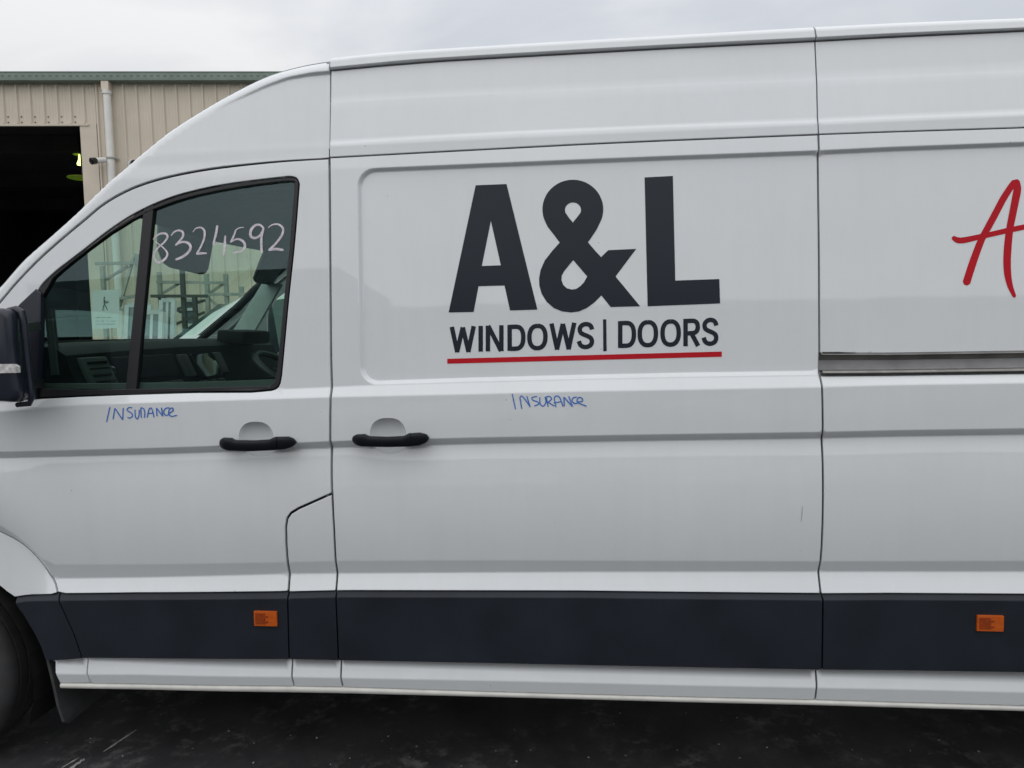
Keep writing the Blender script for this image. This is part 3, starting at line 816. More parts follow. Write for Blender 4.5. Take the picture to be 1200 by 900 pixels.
def seal_strip(S, z_hi, z_lo, zone='main', w=0.016):
    T = seg(S, z_hi, z_lo); l = np.concatenate([T+np.array([w, 0]), (T-np.array([w, 0]))[::-1]])
    patch('door_seal', [l], RUBBER, van, zone=zone, out=-0.0120, flange=0, gap=0, edge=0, grid=0.03)
zl_ = float(zrow('R16', -0.8))+0.004
seal_strip(SB, FS[0, 1]-0.003, float(zrow('R14', -0.8))); seal_strip(SBL, float(zrow('R14', -0.8))-0.006, zl_)
seal_strip(SD, float(zrow('R7', 0.7)), float(zrow('R14', 0.7))); seal_strip(SDL, float(zrow('R14', 0.7))-0.006, float(zrow('R16', 0.7))+0.004)
# ---------------- slide rail
def extrude_rail(name, prof, m, x0, x1, parent):
    xsn = np.linspace(x0, x1, 30); V = []; n = len(prof); F = []
    for x in xsn:
        zt_, zb_ = float(rtz(x)), float(rbz(x)); h = zt_-zb_
        for t, y in prof: V.append((x, 0.030+y, zb_+t*h))
    for i in range(len(xsn)-1):
        for k in range(n-1): F.append((i*n+k, i*n+k+1, (i+1)*n+k+1, (i+1)*n+k))
    o = mesh(name, V, F, m, parent, smooth=True); o.data.set_sharp_from_angle(angle=R(30)); return o
x0r = sx(SD, 1.5)+0.002
rail = extrude_rail('slide_rail', [(1.04, 0.014), (1.0, 0.002), (0.95, 0.000), (0.93, 0.004), (0.90, 0.014), (0.70, 0.024), (0.66, 0.038), (0.60, 0.045), (0.30, 0.045), (0.22, 0.042)], STEELD, x0r, XRAIL, van)
extrude_rail('rail_lip', [(0.26, 0.042), (0.24, 0.004), (0.22, -0.010), (0.14, -0.016), (0.10, -0.014), (0.09, 0.002), (0.05, 0.012), (-0.06, 0.012)], STEEL, x0r, XRAIL, rail)
mbx = MB(); c0 = hit(964, 413.4, 0.035); c1 = hit(1004, 413.6, 0.035)
mbx.tube([(c0[0], 0.034, c0[1]), ((c0[0]+c1[0])/2, 0.034, (c0[1]+c1[1])/2+0.0005), (c1[0], 0.040, c1[1])], [0.0035, 0.003, 0.001], 6).build('rail_seal', RUBBER, rail)

# ---------------- window frame, glass, divider
def off_loop(l, d): return offset(resample(clean(l), 0.012), d)
wl_ = clean(win)
GL_PX = [(50, 454), (49, 352), (63, 326), (82, 309), (102, 293), (127, 274), (152, 258), (177, 245), (202, 235.5), (226, 228.5), (251, 223), (276, 218.6), (300, 215), (322, 212.3), (336, 211), (341.5, 212), (342.3, 218), (339, 280), (333.5, 350), (328, 430), (325.5, 446), (320, 451), (230, 453.5), (150, 455), (100, 456)]
glz = hits(GL_PX, 0.055)
frame = patch('window_frame', [win, glz], RUBBER, van, zone='cab', gap=0.0015, out=-0.003, flange=0.02, grid=0.03, edge=0.002, rows=False)
def sub_poly(pts, ins=0.055): return hits(pts, ins)
DIV = [(165, 232), (176.5, 228), (163.5, 458), (151.5, 458.5)]
def win_piece(px, side): return None
main_g = np.concatenate([hits([(172, 246)], 0.05), hits(GL_PX[7:24], 0.05)[1:-1] if False else hits(GL_PX[8:22], 0.05), hits([(158, 455)], 0.05)])
qtr_g = hits([(157, 455), (150, 455), (100, 456), (50, 454), (49, 352), (63, 326), (82, 309), (102, 293), (127, 274), (152, 258), (171, 247)], 0.05)
GK = dict(zone='cab', gap=-0.004, flange=0, edge=0, grid=0.06, rows=False)
wg = patch('window_glass', [main_g], GLASS, van, out=-0.016, **GK)
qg = patch('quarter_glass', [qtr_g], GLASS, van, out=-0.013, **GK)
patch('window_divider', [hits(DIV, 0.05)], RUBBER, van, zone='cab', gap=0.0, out=-0.004, flange=0.02, grid=0.03, edge=0.002, rows=False)
wst = hits([(52, 449.5), (150, 449), (230, 447.5), (326, 444.5), (325, 452), (230, 454.5), (150, 456), (52, 456)], 0.05)
patch('waist_seal', [wst], TRIMG, van, zone='cab', gap=0.0, out=-0.0215, flange=0.01, grid=0.03, edge=0.002, rows=False)
# black sail panel where the mirror arm is fixed
sail = hits([(16, 366), (24, 356), (42, 338.5), (48, 343), (50, 400), (49, 466.5), (30, 468), (16, 470)], 0.045)
patch('mirror_sail', [sail], MIRRORP, van, zone='cab', gap=0.0, out=0.004, flange=0.02, grid=0.03, edge=0.004, rows=False)

# ---------------- door handles
HANDLE = mat('handle_plastic', (0.005, 0.0065, 0.010), 0.35, var=0.1, scale=20, bump=0.15, bscale=900, spec=0.22)
def handle(topl, botl, sc, ox, oy, parent):
    topp = np.array([(ox+a/sc, oy+b/sc) for a, b in topl]); botp = np.array([(ox+a/sc, oy+b/sc) for a, b in botl])
    n = 40; V = []; F = []; k = 18
    x0, x1 = max(topp[0, 0], botp[0, 0]), min(topp[-1, 0], botp[-1, 0])
    for i in range(n):
        t = i/(n-1); t = 0.5-0.5*math.cos(math.pi*t)
        px = x0+(x1-x0)*t
        yt, yb = np.interp(px, topp[:, 0], topp[:, 1]), np.interp(px, botp[:, 0], botp[:, 1])
        prof = min(1, 9*min(t, 1-t))**0.5
        a, b = hit(px, yt, -0.016), hit(px, yb, -0.016)
        xx, zc, h = (a[0]+b[0])/2, (a[1]+b[1])/2, max((a[1]-b[1])/2*1.04, 0.002)
        y = float(plan(xx)); yi = -0.002-0.006*prof; yo_ = -0.010-0.026*prof
        for j in range(k):
            an = 2*math.pi*j/k; ca, sa = math.cos(an), math.sin(an)
            ca = math.copysign(abs(ca)**0.6, ca); sa = math.copysign(abs(sa)**0.6, sa)
            V.append((xx, y+(yi+yo_)/2-(yi-yo_)/2*ca, zc+h*sa))
    def piece(i0, i1, name, par):
        vv = V[i0*k:(i1+1)*k]; m = i1-i0+1; ff = []
        for i in range(m-1):
            for j in range(k): ff.append((i*k+j, i*k+(j+1) % k, (i+1)*k+(j+1) % k, (i+1)*k+j))
        ff.append(tuple(range(k))); ff.append(tuple((m-1)*k+j for j in range(k)))
        return MB().add(vv, ff).build(name, HANDLE, par, smooth=True, angle=50)
    ic = 27
    o = piece(0, ic, 'door_handle', parent)
    for j in range(k): V[(ic+1)*k+j] = tuple(np.array(V[ic*k+j])*1.0+np.array([0.0025, 0, 0]))
    piece(ic+1, n-1, 'handle_cap', o)
    return o
handle([(95, 318), (99, 306), (106, 297), (125, 288), (165, 290), (180, 300), (280, 302), (355, 297), (380, 284), (445, 283), (465, 292), (473, 302), (477, 312)], [(95, 321), (101, 331), (112, 341), (150, 351), (250, 354), (350, 350), (430, 344), (460, 335), (471, 326), (477, 315)], 4.255, 234, 445, door)
handle([(757, 298), (760, 290), (767, 281), (785, 272), (830, 270), (845, 281), (940, 284), (1025, 280), (1040, 267), (1100, 263), (1130, 272), (1137, 281), (1141, 291)], [(757, 301), (764, 311), (778, 322), (810, 330), (940, 333), (1040, 331), (1100, 325), (1130, 313), (1137, 305), (1141, 295)], 4.255, 234, 445, sliding)

# ---------------- amber side markers
def marker(x0, y0, x1, y1, moulding, zone):
    a, b = hit(x0, y0, -0.004), hit(x1, y1, -0.004)
    xa, xb, za, zb = a[0], b[0], b[1], a[1]; y = float(plan((xa+xb)/2))-0.004
    o = MB().box(xa, xb, y-0.007, y+0.004, za, zb, 0.0015).build('side_marker', ORANGE, moulding)
    w, h = xb-xa, zb-za
    MB().box(xa+0.05*w, xa+0.50*w, y-0.0084, y-0.0060, za+0.10*h, zb-0.06*h, 0.0006).build('lens', ORANGED, o) if False else None
    mb = MB()
    for i, (p, q, r, s) in enumerate(((0.46, 0.62, 0.50, 0.60), (0.36, 0.50, 0.40, 0.46), (0.46, 0.62, 0.26, 0.36), (0.08, 0.3, 0.44, 0.5))):
        mb.box(xa+p*w, xa+q*w, y-0.0078, y-0.0062, za+r*h, za+s*h)
    return o, mb, (xa, xb, za, zb, y)
def marker_full(x0, y0, x1, y1, moulding):
    a, b = hit(x0, y0, -0.004), hit(x1, y1, -0.004)
    xa, xb, za, zb = a[0], b[0], b[1], a[1]; w, h = xb-xa, zb-za; y = float(plan((xa+xb)/2))-0.004
    o = MB().box(xa, xb, y-0.006, y+0.004, za, zb, 0.0015).build('side_marker', ORANGE, van)
    MB().box(xa+0.07*w, xa+0.50*w, y-0.0072, y-0.0055, za+0.14*h, zb-0.12*h, 0.0005).build('reflector', ORANGED, o)
    mb = MB()
    for (p, q, r, s) in ((0.42, 0.62, 0.60, 0.72), (0.36, 0.48, 0.42, 0.56), (0.42, 0.62, 0.24, 0.36)): mb.box(xa+p*w, xa+q*w, y-0.0078, y-0.0055, za+r*h, za+s*h)
    mb.build('bulb_holder', ORANGED, o)
marker_full(298, 715.5, 325.5, 733.5, md)
marker_full(1144.5, 720.5, 1175, 739.5, mrear)

# ---------------- flat print: polygons and ribbons on the surface
def decal_poly(name, loops, m, parent, ins=0.07, zone='main', out=0.0009, grid=0.03):
    return patch(name, [hits(l, ins) for l in loops], m, parent, zone=zone, gap=0, out=out, flange=0, edge=0, grid=grid, rows=False, step=0.02)
def z_(pts, sc, ox, oy): return [(ox+a/sc, oy+b/sc) for a, b in pts]
LZ = lambda p: z_(p, 3.3333, 500, 180)
def arc_pts(cx, cy, rx, ry, a0, a1, n): return [(cx+rx*math.cos(R(a0+(a1-a0)*i/n)), cy+ry*math.sin(R(a0+(a1-a0)*i/n))) for i in range(n+1)]
lg = dict(ins=0.06)
decal_poly('logo_letter', [LZ([(190, 122), (311, 117), (434, 610), (328, 613), (306, 516), (205, 519), (187, 619), (90, 621)]), LZ([(251, 262), (291, 437), (217, 440)])], SLATE, sliding)
decal_poly('logo_letter', [LZ([(852, 91), (963, 85), (969, 497), (1140, 491), (1142, 586), (861, 597)])], SLATE, sliding)
amp_out = [(520, 348), (496, 316), (474, 288)] + arc_pts(571, 217, 119, 117, 152, 388, 30)[0:] + [(664, 297), (645, 326), (630, 347), (655, 377), (681, 405), (709, 378), (818, 373), (737, 481), (832, 597), (718, 600), (682, 555), (655, 582), (625, 604), (595, 617), (565, 621), (530, 617), (498, 604), (470, 580), (450, 548), (441, 515), (440, 488), (446, 455), (462, 418), (490, 382)]
amp_h1 = arc_pts(571.5, 220, 31.5, 30, 160, 380, 16) + [(585, 252), (571, 269), (556, 251)]
amp_h2 = [(573, 417), (600, 449), (627, 481), (614, 504), (600, 519), (585, 529), (568, 532), (548, 527), (534, 514), (527, 496), (528, 478), (537, 461), (554, 440)]
decal_poly('logo_letter', [LZ(amp_out), LZ(amp_h1), LZ(amp_h2)], SLATE, sliding, grid=0.025)
decal_poly('underline', [LZ([(87, 800), (1146, 772), (1146, 792), (87, 819)])], REDV, sliding)
decal_poly('divider_bar', [LZ([(688, 648), (701, 647), (702, 770), (689, 771)])], SLATE, sliding)

def ribbon_strip(pts, w, smooth_n=8, flat=False):
    P = np.asarray(pts, float)
    Wd = np.asarray(w, float) if hasattr(w, '__len__') else np.full(len(P), float(w))
    if smooth_n and len(P) > 2:
        Q, WW = [], []
        for i in range(len(P)-1):
            p0, p1, p2, p3 = P[max(i-1, 0)], P[i], P[i+1], P[min(i+2, len(P)-1)]
            for k in range(smooth_n):
                t = k/smooth_n
                Q.append(0.5*((2*p1)+(-p0+p2)*t+(2*p0-5*p1+4*p2-p3)*t*t+(-p0+3*p1-3*p2+p3)*t**3)); WW.append(Wd[i]+(Wd[i+1]-Wd[i])*t)
        Q.append(P[-1]); WW.append(Wd[-1]); P, Wd = np.array(Q), np.array(WW)
    elif len(P) == 2:
        t = np.linspace(0, 1, 6)[:, None]; P = P[0]+(P[1]-P[0])*t; Wd = np.linspace(Wd[0], Wd[1], 6)
    d = np.gradient(P, axis=0); d /= np.linalg.norm(d, axis=1, keepdims=True)+1e-9
    n = np.stack([-d[:, 1], d[:, 0]], 1)
    # round the ends
    if not flat:
        a = P[0]-d[0]*Wd[0]*0.35; b = P[-1]+d[-1]*Wd[-1]*0.35
        P = np.concatenate([[a], P, [b]]); n = np.concatenate([[n[0]], n, [n[-1]]]); Wd = np.concatenate([[Wd[0]*0.45], Wd, [Wd[-1]*0.45]])
    return P+n*Wd[:, None]/2, P-n*Wd[:, None]/2
def ribbons(name, strokes, m, parent, zone='main', ins=0.0, out=0.0008, sm=8, flat=False):
    """strokes: (pixel points, width in pixels)"""
    V, F = [], []
    for k, (pts, w) in enumerate(strokes):
        A, B = ribbon_strip(pts, w, sm, flat); b = len(V)
        for p, q in zip(A, B):
            for c in (p, q):
                x, z = hit(c[0], c[1], ins)
                y = float(surf(np.array([x]), np.array([z]), zone)[0]); x, z = hit(c[0], c[1], y-float(plan(x))-out)
                V.append((x, y-out-0.00006*k, z))
        for i in range(len(A)-1): F.append((b+2*i, b+2*i+1, b+2*i+3, b+2*i+2))
    o = mesh(name, V, F, m, parent)
    bm = bmesh.new(); bm.from_mesh(o.data)
    bad = [f for f in bm.faces if f.normal.y > 0]
    bmesh.ops.reverse_faces(bm, faces=bad); bm.to_mesh(o.data); bm.free()
    return o

# WINDOWS | DOORS : condensed capitals drawn as strokes in a unit box (x right, y down)
def glyph(ch):
    O = []
    for i in range(33):
        a = -math.pi/2+2*math.pi*i/32; c, s2 = math.cos(a), math.sin(a)
        O.append((0.5+0.385*math.copysign(abs(c)**0.86, c), 0.5+0.425*math.copysign(abs(s2)**0.86, s2)))
    bowl = lambda x0, xm, y0, y1, n=12: [(x0+(xm-x0)*math.copysign(abs(math.sin(math.pi*i/n))**0.8, 1), (y0+y1)/2-(y1-y0)/2*math.copysign(abs(math.cos(math.pi*i/n))**0.85, math.cos(math.pi*i/n))) for i in range(n+1)]
    G = {'W': [[(0.08, 0.0), (0.29, 1.0)], [(0.28, 1.0), (0.5, 0.03)], [(0.5, 0.03), (0.72, 1.0)], [(0.71, 1.0), (0.92, 0.0)]],
         'I': [[(0.5, 0.0), (0.5, 1.0)]],
         'N': [[(0.14, 1.0), (0.14, 0.0)], [(0.15, 0.0), (0.85, 1.0)], [(0.86, 1.0), (0.86, 0.0)]],
         'D': [[(0.15, 0.0), (0.15, 1.0)], [(0.15, 0.078), (0.48, 0.078)], bowl(0.46, 0.87, 0.078, 0.922), [(0.48, 0.922), (0.15, 0.922)]],
         'O': [O],
         'S': [[(0.85, 0.28), (0.78, 0.15), (0.63, 0.08), (0.42, 0.075), (0.24, 0.15), (0.18, 0.27), (0.24, 0.39), (0.40, 0.46), (0.60, 0.52), (0.78, 0.60), (0.84, 0.73), (0.77, 0.86), (0.58, 0.925), (0.38, 0.92), (0.22, 0.85), (0.13, 0.70)]],
         'R': [[(0.15, 0.0), (0.15, 1.0)], [(0.15, 0.078), (0.52, 0.078)], bowl(0.50, 0.84, 0.078, 0.53), [(0.52, 0.53), (0.15, 0.53)], [(0.48, 0.53), (0.86, 1.0)]]}
    return G[ch]
def word(letters):
    out = []
    for ch, xa, xb, ya0, yb0, ya1, yb1, w in letters:      # box corners in the zoomed picture (left top/bottom, right top/bottom)
        for st in glyph(ch):
            out.append((LZ([(xa+(xb-xa)*u, (ya0+(ya1-ya0)*u)*(1-v)+(yb0+(yb1-yb0)*u)*v) for u, v in st]), w/3.3333))
    return out
def tl(x): return 676+(640-676)*(x-90)/(1140-90)
def blw(x): return 777+(750-777)*(x-110)/(1140-110)
def W_(s, spans, w=17.5):
    return word([(c, a, b, tl(a)+1, blw(a)-1, tl(b)+1, blw(b)-1, w) for c, (a, b) in zip(s, spans)])
for s, sp in (('WINDOWS', [(90, 192), (194, 228), (229, 302), (313, 387), (392, 473), (479, 585), (585, 657)]), ('DOORS', [(745, 819), (823, 905), (912, 994), (1001, 1070), (1073, 1142)])):
    for c, sp_ in zip(s, sp):
        ribbons('letter', W_(c, [sp_]), SLATE, sliding, ins=0.06, sm=4, flat=True)

# red brush-script letter on the panel behind the sliding door
SZ = lambda p: z_(p, 4.5, 1080, 180)
rear_panel = [o for o in van.children if o.name.startswith('rear_side_panel')][0]
ribbons('script_letter', [(SZ([(490, 150), (468, 180), (430, 240), (385, 325), (350, 390), (318, 450), (290, 520), (262, 600), (237, 680)]), [7, 7.5, 8, 8.2, 8, 8, 8.6, 9, 9]),
                          (SZ([(500, 148), (505, 185), (497, 235), (482, 310), (465, 400), (455, 490), (451, 570), (455, 640), (468, 700), (490, 752)]), [8, 9, 9, 8.6, 8.4, 9, 9, 8.2, 6.5, 4]),
                          (SZ([(168, 444), (190, 456), (225, 456), (300, 440), (380, 422), (460, 404), (545, 386), (600, 374)]), [5, 6.8, 7, 6.2, 6, 6.2, 6.2, 6])],
        REDV, rear_panel, ins=0.06)
# marker writing
GZ = lambda p: z_(p, 5.63, 160, 240)
ribbons('marker_number', [(GZ([(112, 228), (128, 208), (160, 190), (195, 192), (204, 215), (180, 250), (140, 285), (115, 325), (122, 362), (150, 380), (188, 357), (204, 322), (182, 288), (145, 258), (118, 236)]), [1.6, 2.0, 2.4, 2.6, 2.6, 2.2, 2.0, 2.4, 2.8, 3.0, 2.8, 2.4, 1.8, 1.4, 1.0]),
                          (GZ([(230, 203), (248, 180), (280, 169), (306, 182), (303, 215), (262, 262)]), [1.2, 1.8, 2.2, 2.6, 2.6, 2.0]),
                          (GZ([(258, 266), (300, 246), (340, 252), (358, 280), (340, 315), (300, 345), (262, 360)]), [1.8, 2.4, 3.0, 3.2, 3.0, 3.0, 2.6]),
                          (GZ([(372, 180), (392, 156), (425, 150), (448, 172), (448, 215), (428, 270), (398, 322)]), [0.9, 1.4, 2.0, 2.6, 2.4, 2.2, 2.0]), (GZ([(398, 323), (430, 320), (462, 320)]), [2.6, 2.8, 1.6]),
                          (GZ([(533, 140), (525, 190), (506, 262)]), [2.6, 3.0, 1.8]), (GZ([(508, 266), (545, 258), (592, 250)]), [0.9, 0.8, 0.8]), (GZ([(586, 206), (582, 270), (576, 330)]), [2.2, 3.2, 2.0]),
                          (GZ([(710, 150), (680, 152), (655, 166)]), [0.8, 1.2, 1.4]), (GZ([(656, 168), (640, 210), (622, 246)]), [1.8, 2.4, 2.0]), (GZ([(626, 243), (665, 226), (702, 240), (716, 270), (700, 300), (640, 318)]), [1.6, 2.2, 3.0, 3.2, 2.6, 1.6]),
                          (GZ([(838, 152), (815, 133), (785, 136), (757, 165), (754, 203), (778, 219), (812, 205), (838, 160)]), [2.4, 2.4, 2.8, 3.2, 3.4, 3.0, 2.4, 2.0]), (GZ([(838, 156), (824, 225), (826, 312)]), [2.6, 2.8, 3.0]),
                          (GZ([(870, 150), (900, 131), (940, 131), (968, 160), (955, 208), (915, 260), (876, 296)]), [1.0, 1.6, 2.2, 2.8, 2.8, 2.6, 2.4]), (GZ([(876, 297), (920, 292), (966, 298)]), [2.8, 3.2, 2.6])],
        CHALK, wg, zone='cab', ins=0.05, out=-0.0150)
IZ = lambda p: z_(p, 9.23, 100, 460)
iw = 1.35
ribbons('marker_word', [(IZ(p), iw) for p in ([(265, 160), (230, 315)], [(300, 285), (318, 175)], [(322, 172), (400, 290)], [(404, 292), (410, 170)], [(505, 165), (470, 163), (452, 192), (498, 222), (510, 253), (482, 275), (458, 268)],
        [(537, 188), (541, 258), (563, 284), (580, 245), (583, 188)], [(605, 270), (600, 168)], [(600, 166), (628, 172), (642, 210), (640, 270)], [(670, 265), (688, 185), (712, 168), (730, 208), (743, 265)], [(680, 226), (732, 221)],
        [(775, 252), (770, 170)], [(772, 170), (835, 252)], [(838, 252), (825, 165)], [(908, 165), (868, 172), (848, 208), (868, 245), (902, 238)], [(905, 225), (948, 195), (943, 166), (912, 180), (902, 226), (930, 256), (988, 245)])],
        BLUEINK, door, zone='cab', ins=0.0, sm=5)
JZ = lambda p: z_(p, 9.23, 580, 450)
ribbons('marker_word', [(JZ(p), iw) for p in ([(188, 110), (222, 270)], [(290, 265), (270, 150)], [(270, 148), (298, 134), (380, 245)], [(380, 247), (346, 135)], [(452, 135), (402, 146), (412, 176), (460, 192), (474, 216), (428, 236)],
        [(485, 145), (490, 213), (520, 240), (550, 202), (546, 148)], [(575, 242), (556, 148)], [(540, 145), (588, 133), (612, 162), (576, 196)], [(576, 196), (640, 236)], [(660, 246), (642, 152), (670, 128), (702, 150), (736, 240)], [(640, 202), (716, 190)],
        [(750, 236), (745, 143)], [(747, 143), (838, 242)], [(838, 240), (800, 136)], [(882, 140), (846, 150), (834, 184), (868, 211), (897, 198)], [(902, 192), (947, 184), (938, 150), (900, 149), (888, 190), (918, 211), (988, 238)])],
        BLUEINK, sliding, ins=0.0, sm=5)
ribbons('scratch', [([(940.5, 593), (939.8, 602), (938.8, 611)], [0.4, 0.8, 0.4])], SCR, sliding, ins=0.005)

# ---------------- door mirror
mirror = None
def mirror_housing():
    # the cover stands close to the door; outline of its outer face, seen from the side
    o = [(-75, 372), (-60, 364), (-30, 361), (0, 361), (8, 362), (13, 365), (15.5, 371), (17, 400), (21, 436), (24.5, 458), (25, 466), (21, 471.5), (10, 471), (-30, 469), (-58, 465), (-72, 450), (-78, 410)]
    yo = -0.150
    base = np.array([at_y(a, b, yo) for a, b in o]); c = base.mean(0); xm = base[:, 0].max()
    V, F = [], []; n = len(o)
    for y, s, dx in ((-0.168, 0.90, -0.004), (-0.165, 0.955, -0.002), (-0.155, 0.99, 0), (-0.140, 1.0, 0), (-0.110, 0.995, -0.012), (-0.075, 0.97, -0.03), (-0.060, 0.90, -0.045)):
        for p in base: V.append((c[0]+(p[0]-c[0])*s+dx, y, c[2]+(p[2]-c[2])*s))
    for i in range(6):
        for k in range(n): F.append((i*n+k, i*n+(k+1) % n, (i+1)*n+(k+1) % n, (i+1)*n+k))
    F.append(tuple(range(n))); F.append(tuple(6*n+k for k in range(n)))
    h = MB().add(V, F).build('door_mirror', MIRRORP, van, smooth=True, angle=50)
    # loop-shaped rear rim, darker, between housing and sail
    yr = -0.115
    P = [at_y(a, b, yr) for a, b in ((10, 364), (19, 362.5), (25, 366), (27.5, 376), (30, 400), (33, 430), (36, 455), (37.5, 466), (34.5, 473), (20, 474.5))]
    MB().tube(P, [0.010, 0.012, 0.013, 0.012, 0.010, 0.009, 0.008, 0.009, 0.009, 0.008], 12).build('mirror_rim', MIRRORP, h, smooth=True)
    for pa, pb in (((20, 384), (38, 382)), ((24, 448), (42, 450))):
        MB().bar(at_y(*pa, -0.09), at_y(*pb, 0.04), 0.05, 0.03).build('mirror_arm', RUBBER, h)
    q = [(-52, 427.5), (13, 426.5), (18, 429.5), (18.5, 437), (-52, 438)]
    V = [tuple(at_y(a, b, -0.171)) for a, b in q]+[tuple(at_y(a, b, -0.171)+np.array([0, 0.02, 0])) for a, b in q]; n = len(q)
    MB().add(V, [tuple(range(n)), tuple(range(n, 2*n))]+[(k, (k+1) % n, n+(k+1) % n, n+k) for k in range(n)]).build('mirror_indicator', CLEAR, h)
mirror_housing()

# ---------------- wheels
def wheel(cx, cz, yo, rr=WR, parent=van, far=False):
    s = 1 if not far else -1
    def yy(t): return yo+t if not far else WID-yo-t
    prof = [(0.215, 0.012), (0.225, 0.004), (0.250, 0.000), (0.285, 0.001), (0.310, 0.006), (0.330, 0.016), (0.345, 0.030), (0.352, 0.050), (0.352, 0.066), (0.343, 0.067), (0.343, 0.074), (0.352, 0.075), (0.352, 0.108), (0.343, 0.109), (0.343, 0.117), (0.352, 0.118), (0.352, 0.150), (0.343, 0.151), (0.343, 0.159), (0.352, 0.160), (0.352, 0.178), (0.33, 0.205), (0.28, 0.225), (0.215, 0.22)]
    ax = (0, 1, 0) if not far else (0, -1, 0)
    c = (cx, yy(0), cz)
    t = MB().lathe(c, ax, prof, 64).build('wheel', TYRE, parent, smooth=True, angle=40)
    MB().lathe(c, ax, [(0.0, 0.045), (0.05, 0.045), (0.065, 0.050), (0.07, 0.075), (0.13, 0.085), (0.165, 0.06), (0.185, 0.03), (0.20, 0.014), (0.217, 0.010), (0.217, 0.02)], 48).build('rim', RIM, t, smooth=True)
    return t
wheel(WC[0], WC[1], 0.055)
wheel(AX, WC[1], 0.055); wheel(AX, WC[1], 0.055, far=True); wheel(WC[0], WC[1], 0.055, far=True)
GZ0 = WC[1]-WR
# wheel wells, floor
for cx in (WC[0], AX):
    for far in (False, True):
        n = 20; V = []; F = []
        for i in range(n+1):
            a = R(-20)+R(220)*i/n
            for y in (0.045, 0.42): V.append((cx+0.47*math.cos(a), y if not far else WID-y, WC[1]+0.47*math.sin(a)))
        for i in range(n): F.append((2*i, 2*i+1, 2*i+3, 2*i+2))
        F.append(tuple(2*i+1 for i in range(n+1)))
        mesh('wheel_liner', V, F, UNDER, van)
zf = float(zrow('R17', 0))+0.03
mb = MB()
mb.box(WC[0]+0.58, AX-0.47, 0.05, WID-0.05, zf, zf+0.03); mb.box(AX+0.47, XEND-0.02, 0.05, WID-0.05, zf, zf+0.03)
mb.box(WC[0]+0.75, AX+0.9, 0.55, 0.67, zf-0.10, zf-0.002); mb.box(WC[0]+0.75, AX+0.9, WID-0.67, WID-0.55, zf-0.10, zf-0.002)
mb.tube([(WC[0], 0.24, WC[1]), (WC[0], WID-0.24, WC[1])], 0.05); mb.tube([(AX, 0.24, WC[1]), (AX, WID-0.24, WC[1])], 0.07)
mb.tube([(-1.4, 0.9, zf-0.06), (2.4, 0.95, zf-0.08)], 0.035)
mb.build('underbody', UNDER, van)
# mud flap: hangs across the van behind the front wheel
mf = [(53.5, 772, 0.045), (58, 790, 0.045), (61.5, 805, 0.045), (66, 826, 0.045), (72.5, 846, 0.05), (78, 848, 0.07)]
A = [at_y(a, b, y) for a, b, y in mf]
xf = A[0][0]
A = [np.array(p) for p in A]
B = [np.array([p[0]+0.012, 0.42, p[2]+(0.03 if i > 3 else 0)]) for i, p in enumerate(A)]
n = len(A)
V = [tuple(p) for p in A]+[tuple(p) for p in B]+[tuple(p+np.array([0.009, 0.002, 0])) for p in A]+[tuple(p+np.array([0.009, 0, 0])) for p in B]
F = [(i, i+1, n+i+1, n+i) for i in range(n-1)]+[(2*n+i, 3*n+i, 3*n+i+1, 2*n+i+1) for i in range(n-1)]+[(i, 2*n+i, 2*n+i+1, i+1) for i in range(n-1)]+[(n-1, 3*n-1, 4*n-1, 2*n-1), (0, n, 3*n, 2*n)]
MB().add(V, F).build('mud_flap', mat('mud_flap_rubber', (0.040, 0.042, 0.042), 0.8, var=0.35, scale=14), van)

# ---------------- roof, windscreen, nose and the far side
def cross_strip(name, edge, m, parent, crown, n=16, inset=0.0, dz=0.0, ny0=None):
    """surface between the near edge (x, y, z) and its mirror on the far side"""
    V, F = [], []
    for (x, y, z) in edge:
        for k in range(n+1):
            t = k/n; yy = y+inset+(WID-2*(y+inset))*t
            V.append((x-crown[0]*4*t*(1-t), yy, z+dz+crown[1]*4*t*(1-t)))
    for i in range(len(edge)-1):
        for k in range(n): F.append((i*(n+1)+k, i*(n+1)+k+1, (i+1)*(n+1)+k+1, (i+1)*(n+1)+k))
    mb = MB(); mb.add(V, F); return mb.build(name, m, parent, smooth=True, angle=60)
sy = surf(SIL[:, 0], SIL[:, 1]-0.0015, 'cabtop')
HEAD = 40                                                # SIL[8] is where the windscreen meets the roof
cross_strip('cab_roof', [(SIL[i, 0], sy[i]-0.001, SIL[i, 1]) for i in range(HEAD, len(SIL))], PAINT, van, (0.05, 0.035))
xs = np.linspace(XB, XEND, 20)
cross_strip('cargo_roof', [(x, 0.165, float(zrow('R0', x))) for x in xs], PAINT, van, (0, 0.03))
cross_strip('windscreen', [(SIL[i, 0]-0.004, sy[i], SIL[i, 1]+0.004) for i in range(0, HEAD+1)], WSGLASS, van, (0.13, 0.0), inset=0.030)
# bonnet and nose
cow = SIL[0]
bon = [(cow[0]+0.02, 0.16, cow[1]-0.02), (-2.40, 0.10, 1.46), (-2.75, 0.20, 1.31), (-3.05, 0.34, 1.06)]
cross_strip('bonnet', bon, PAINT, van, (0.03, 0.01))
nose = [(-3.05, 0.34, 1.06), (-3.13, 0.33, 0.95), (-3.17, 0.32, 0.72), (-3.20, 0.32, 0.45), (-3.15, 0.35, 0.30)]
cross_strip('front_bumper', nose, BLACKP, van, (0.16, 0.0))
for y0_ in (0.36, WID-0.36-0.34): MB().box(-3.20, -3.06, y0_, y0_+0.34, 0.82, 1.02, 0.02).build('headlight', CLEAR, van)
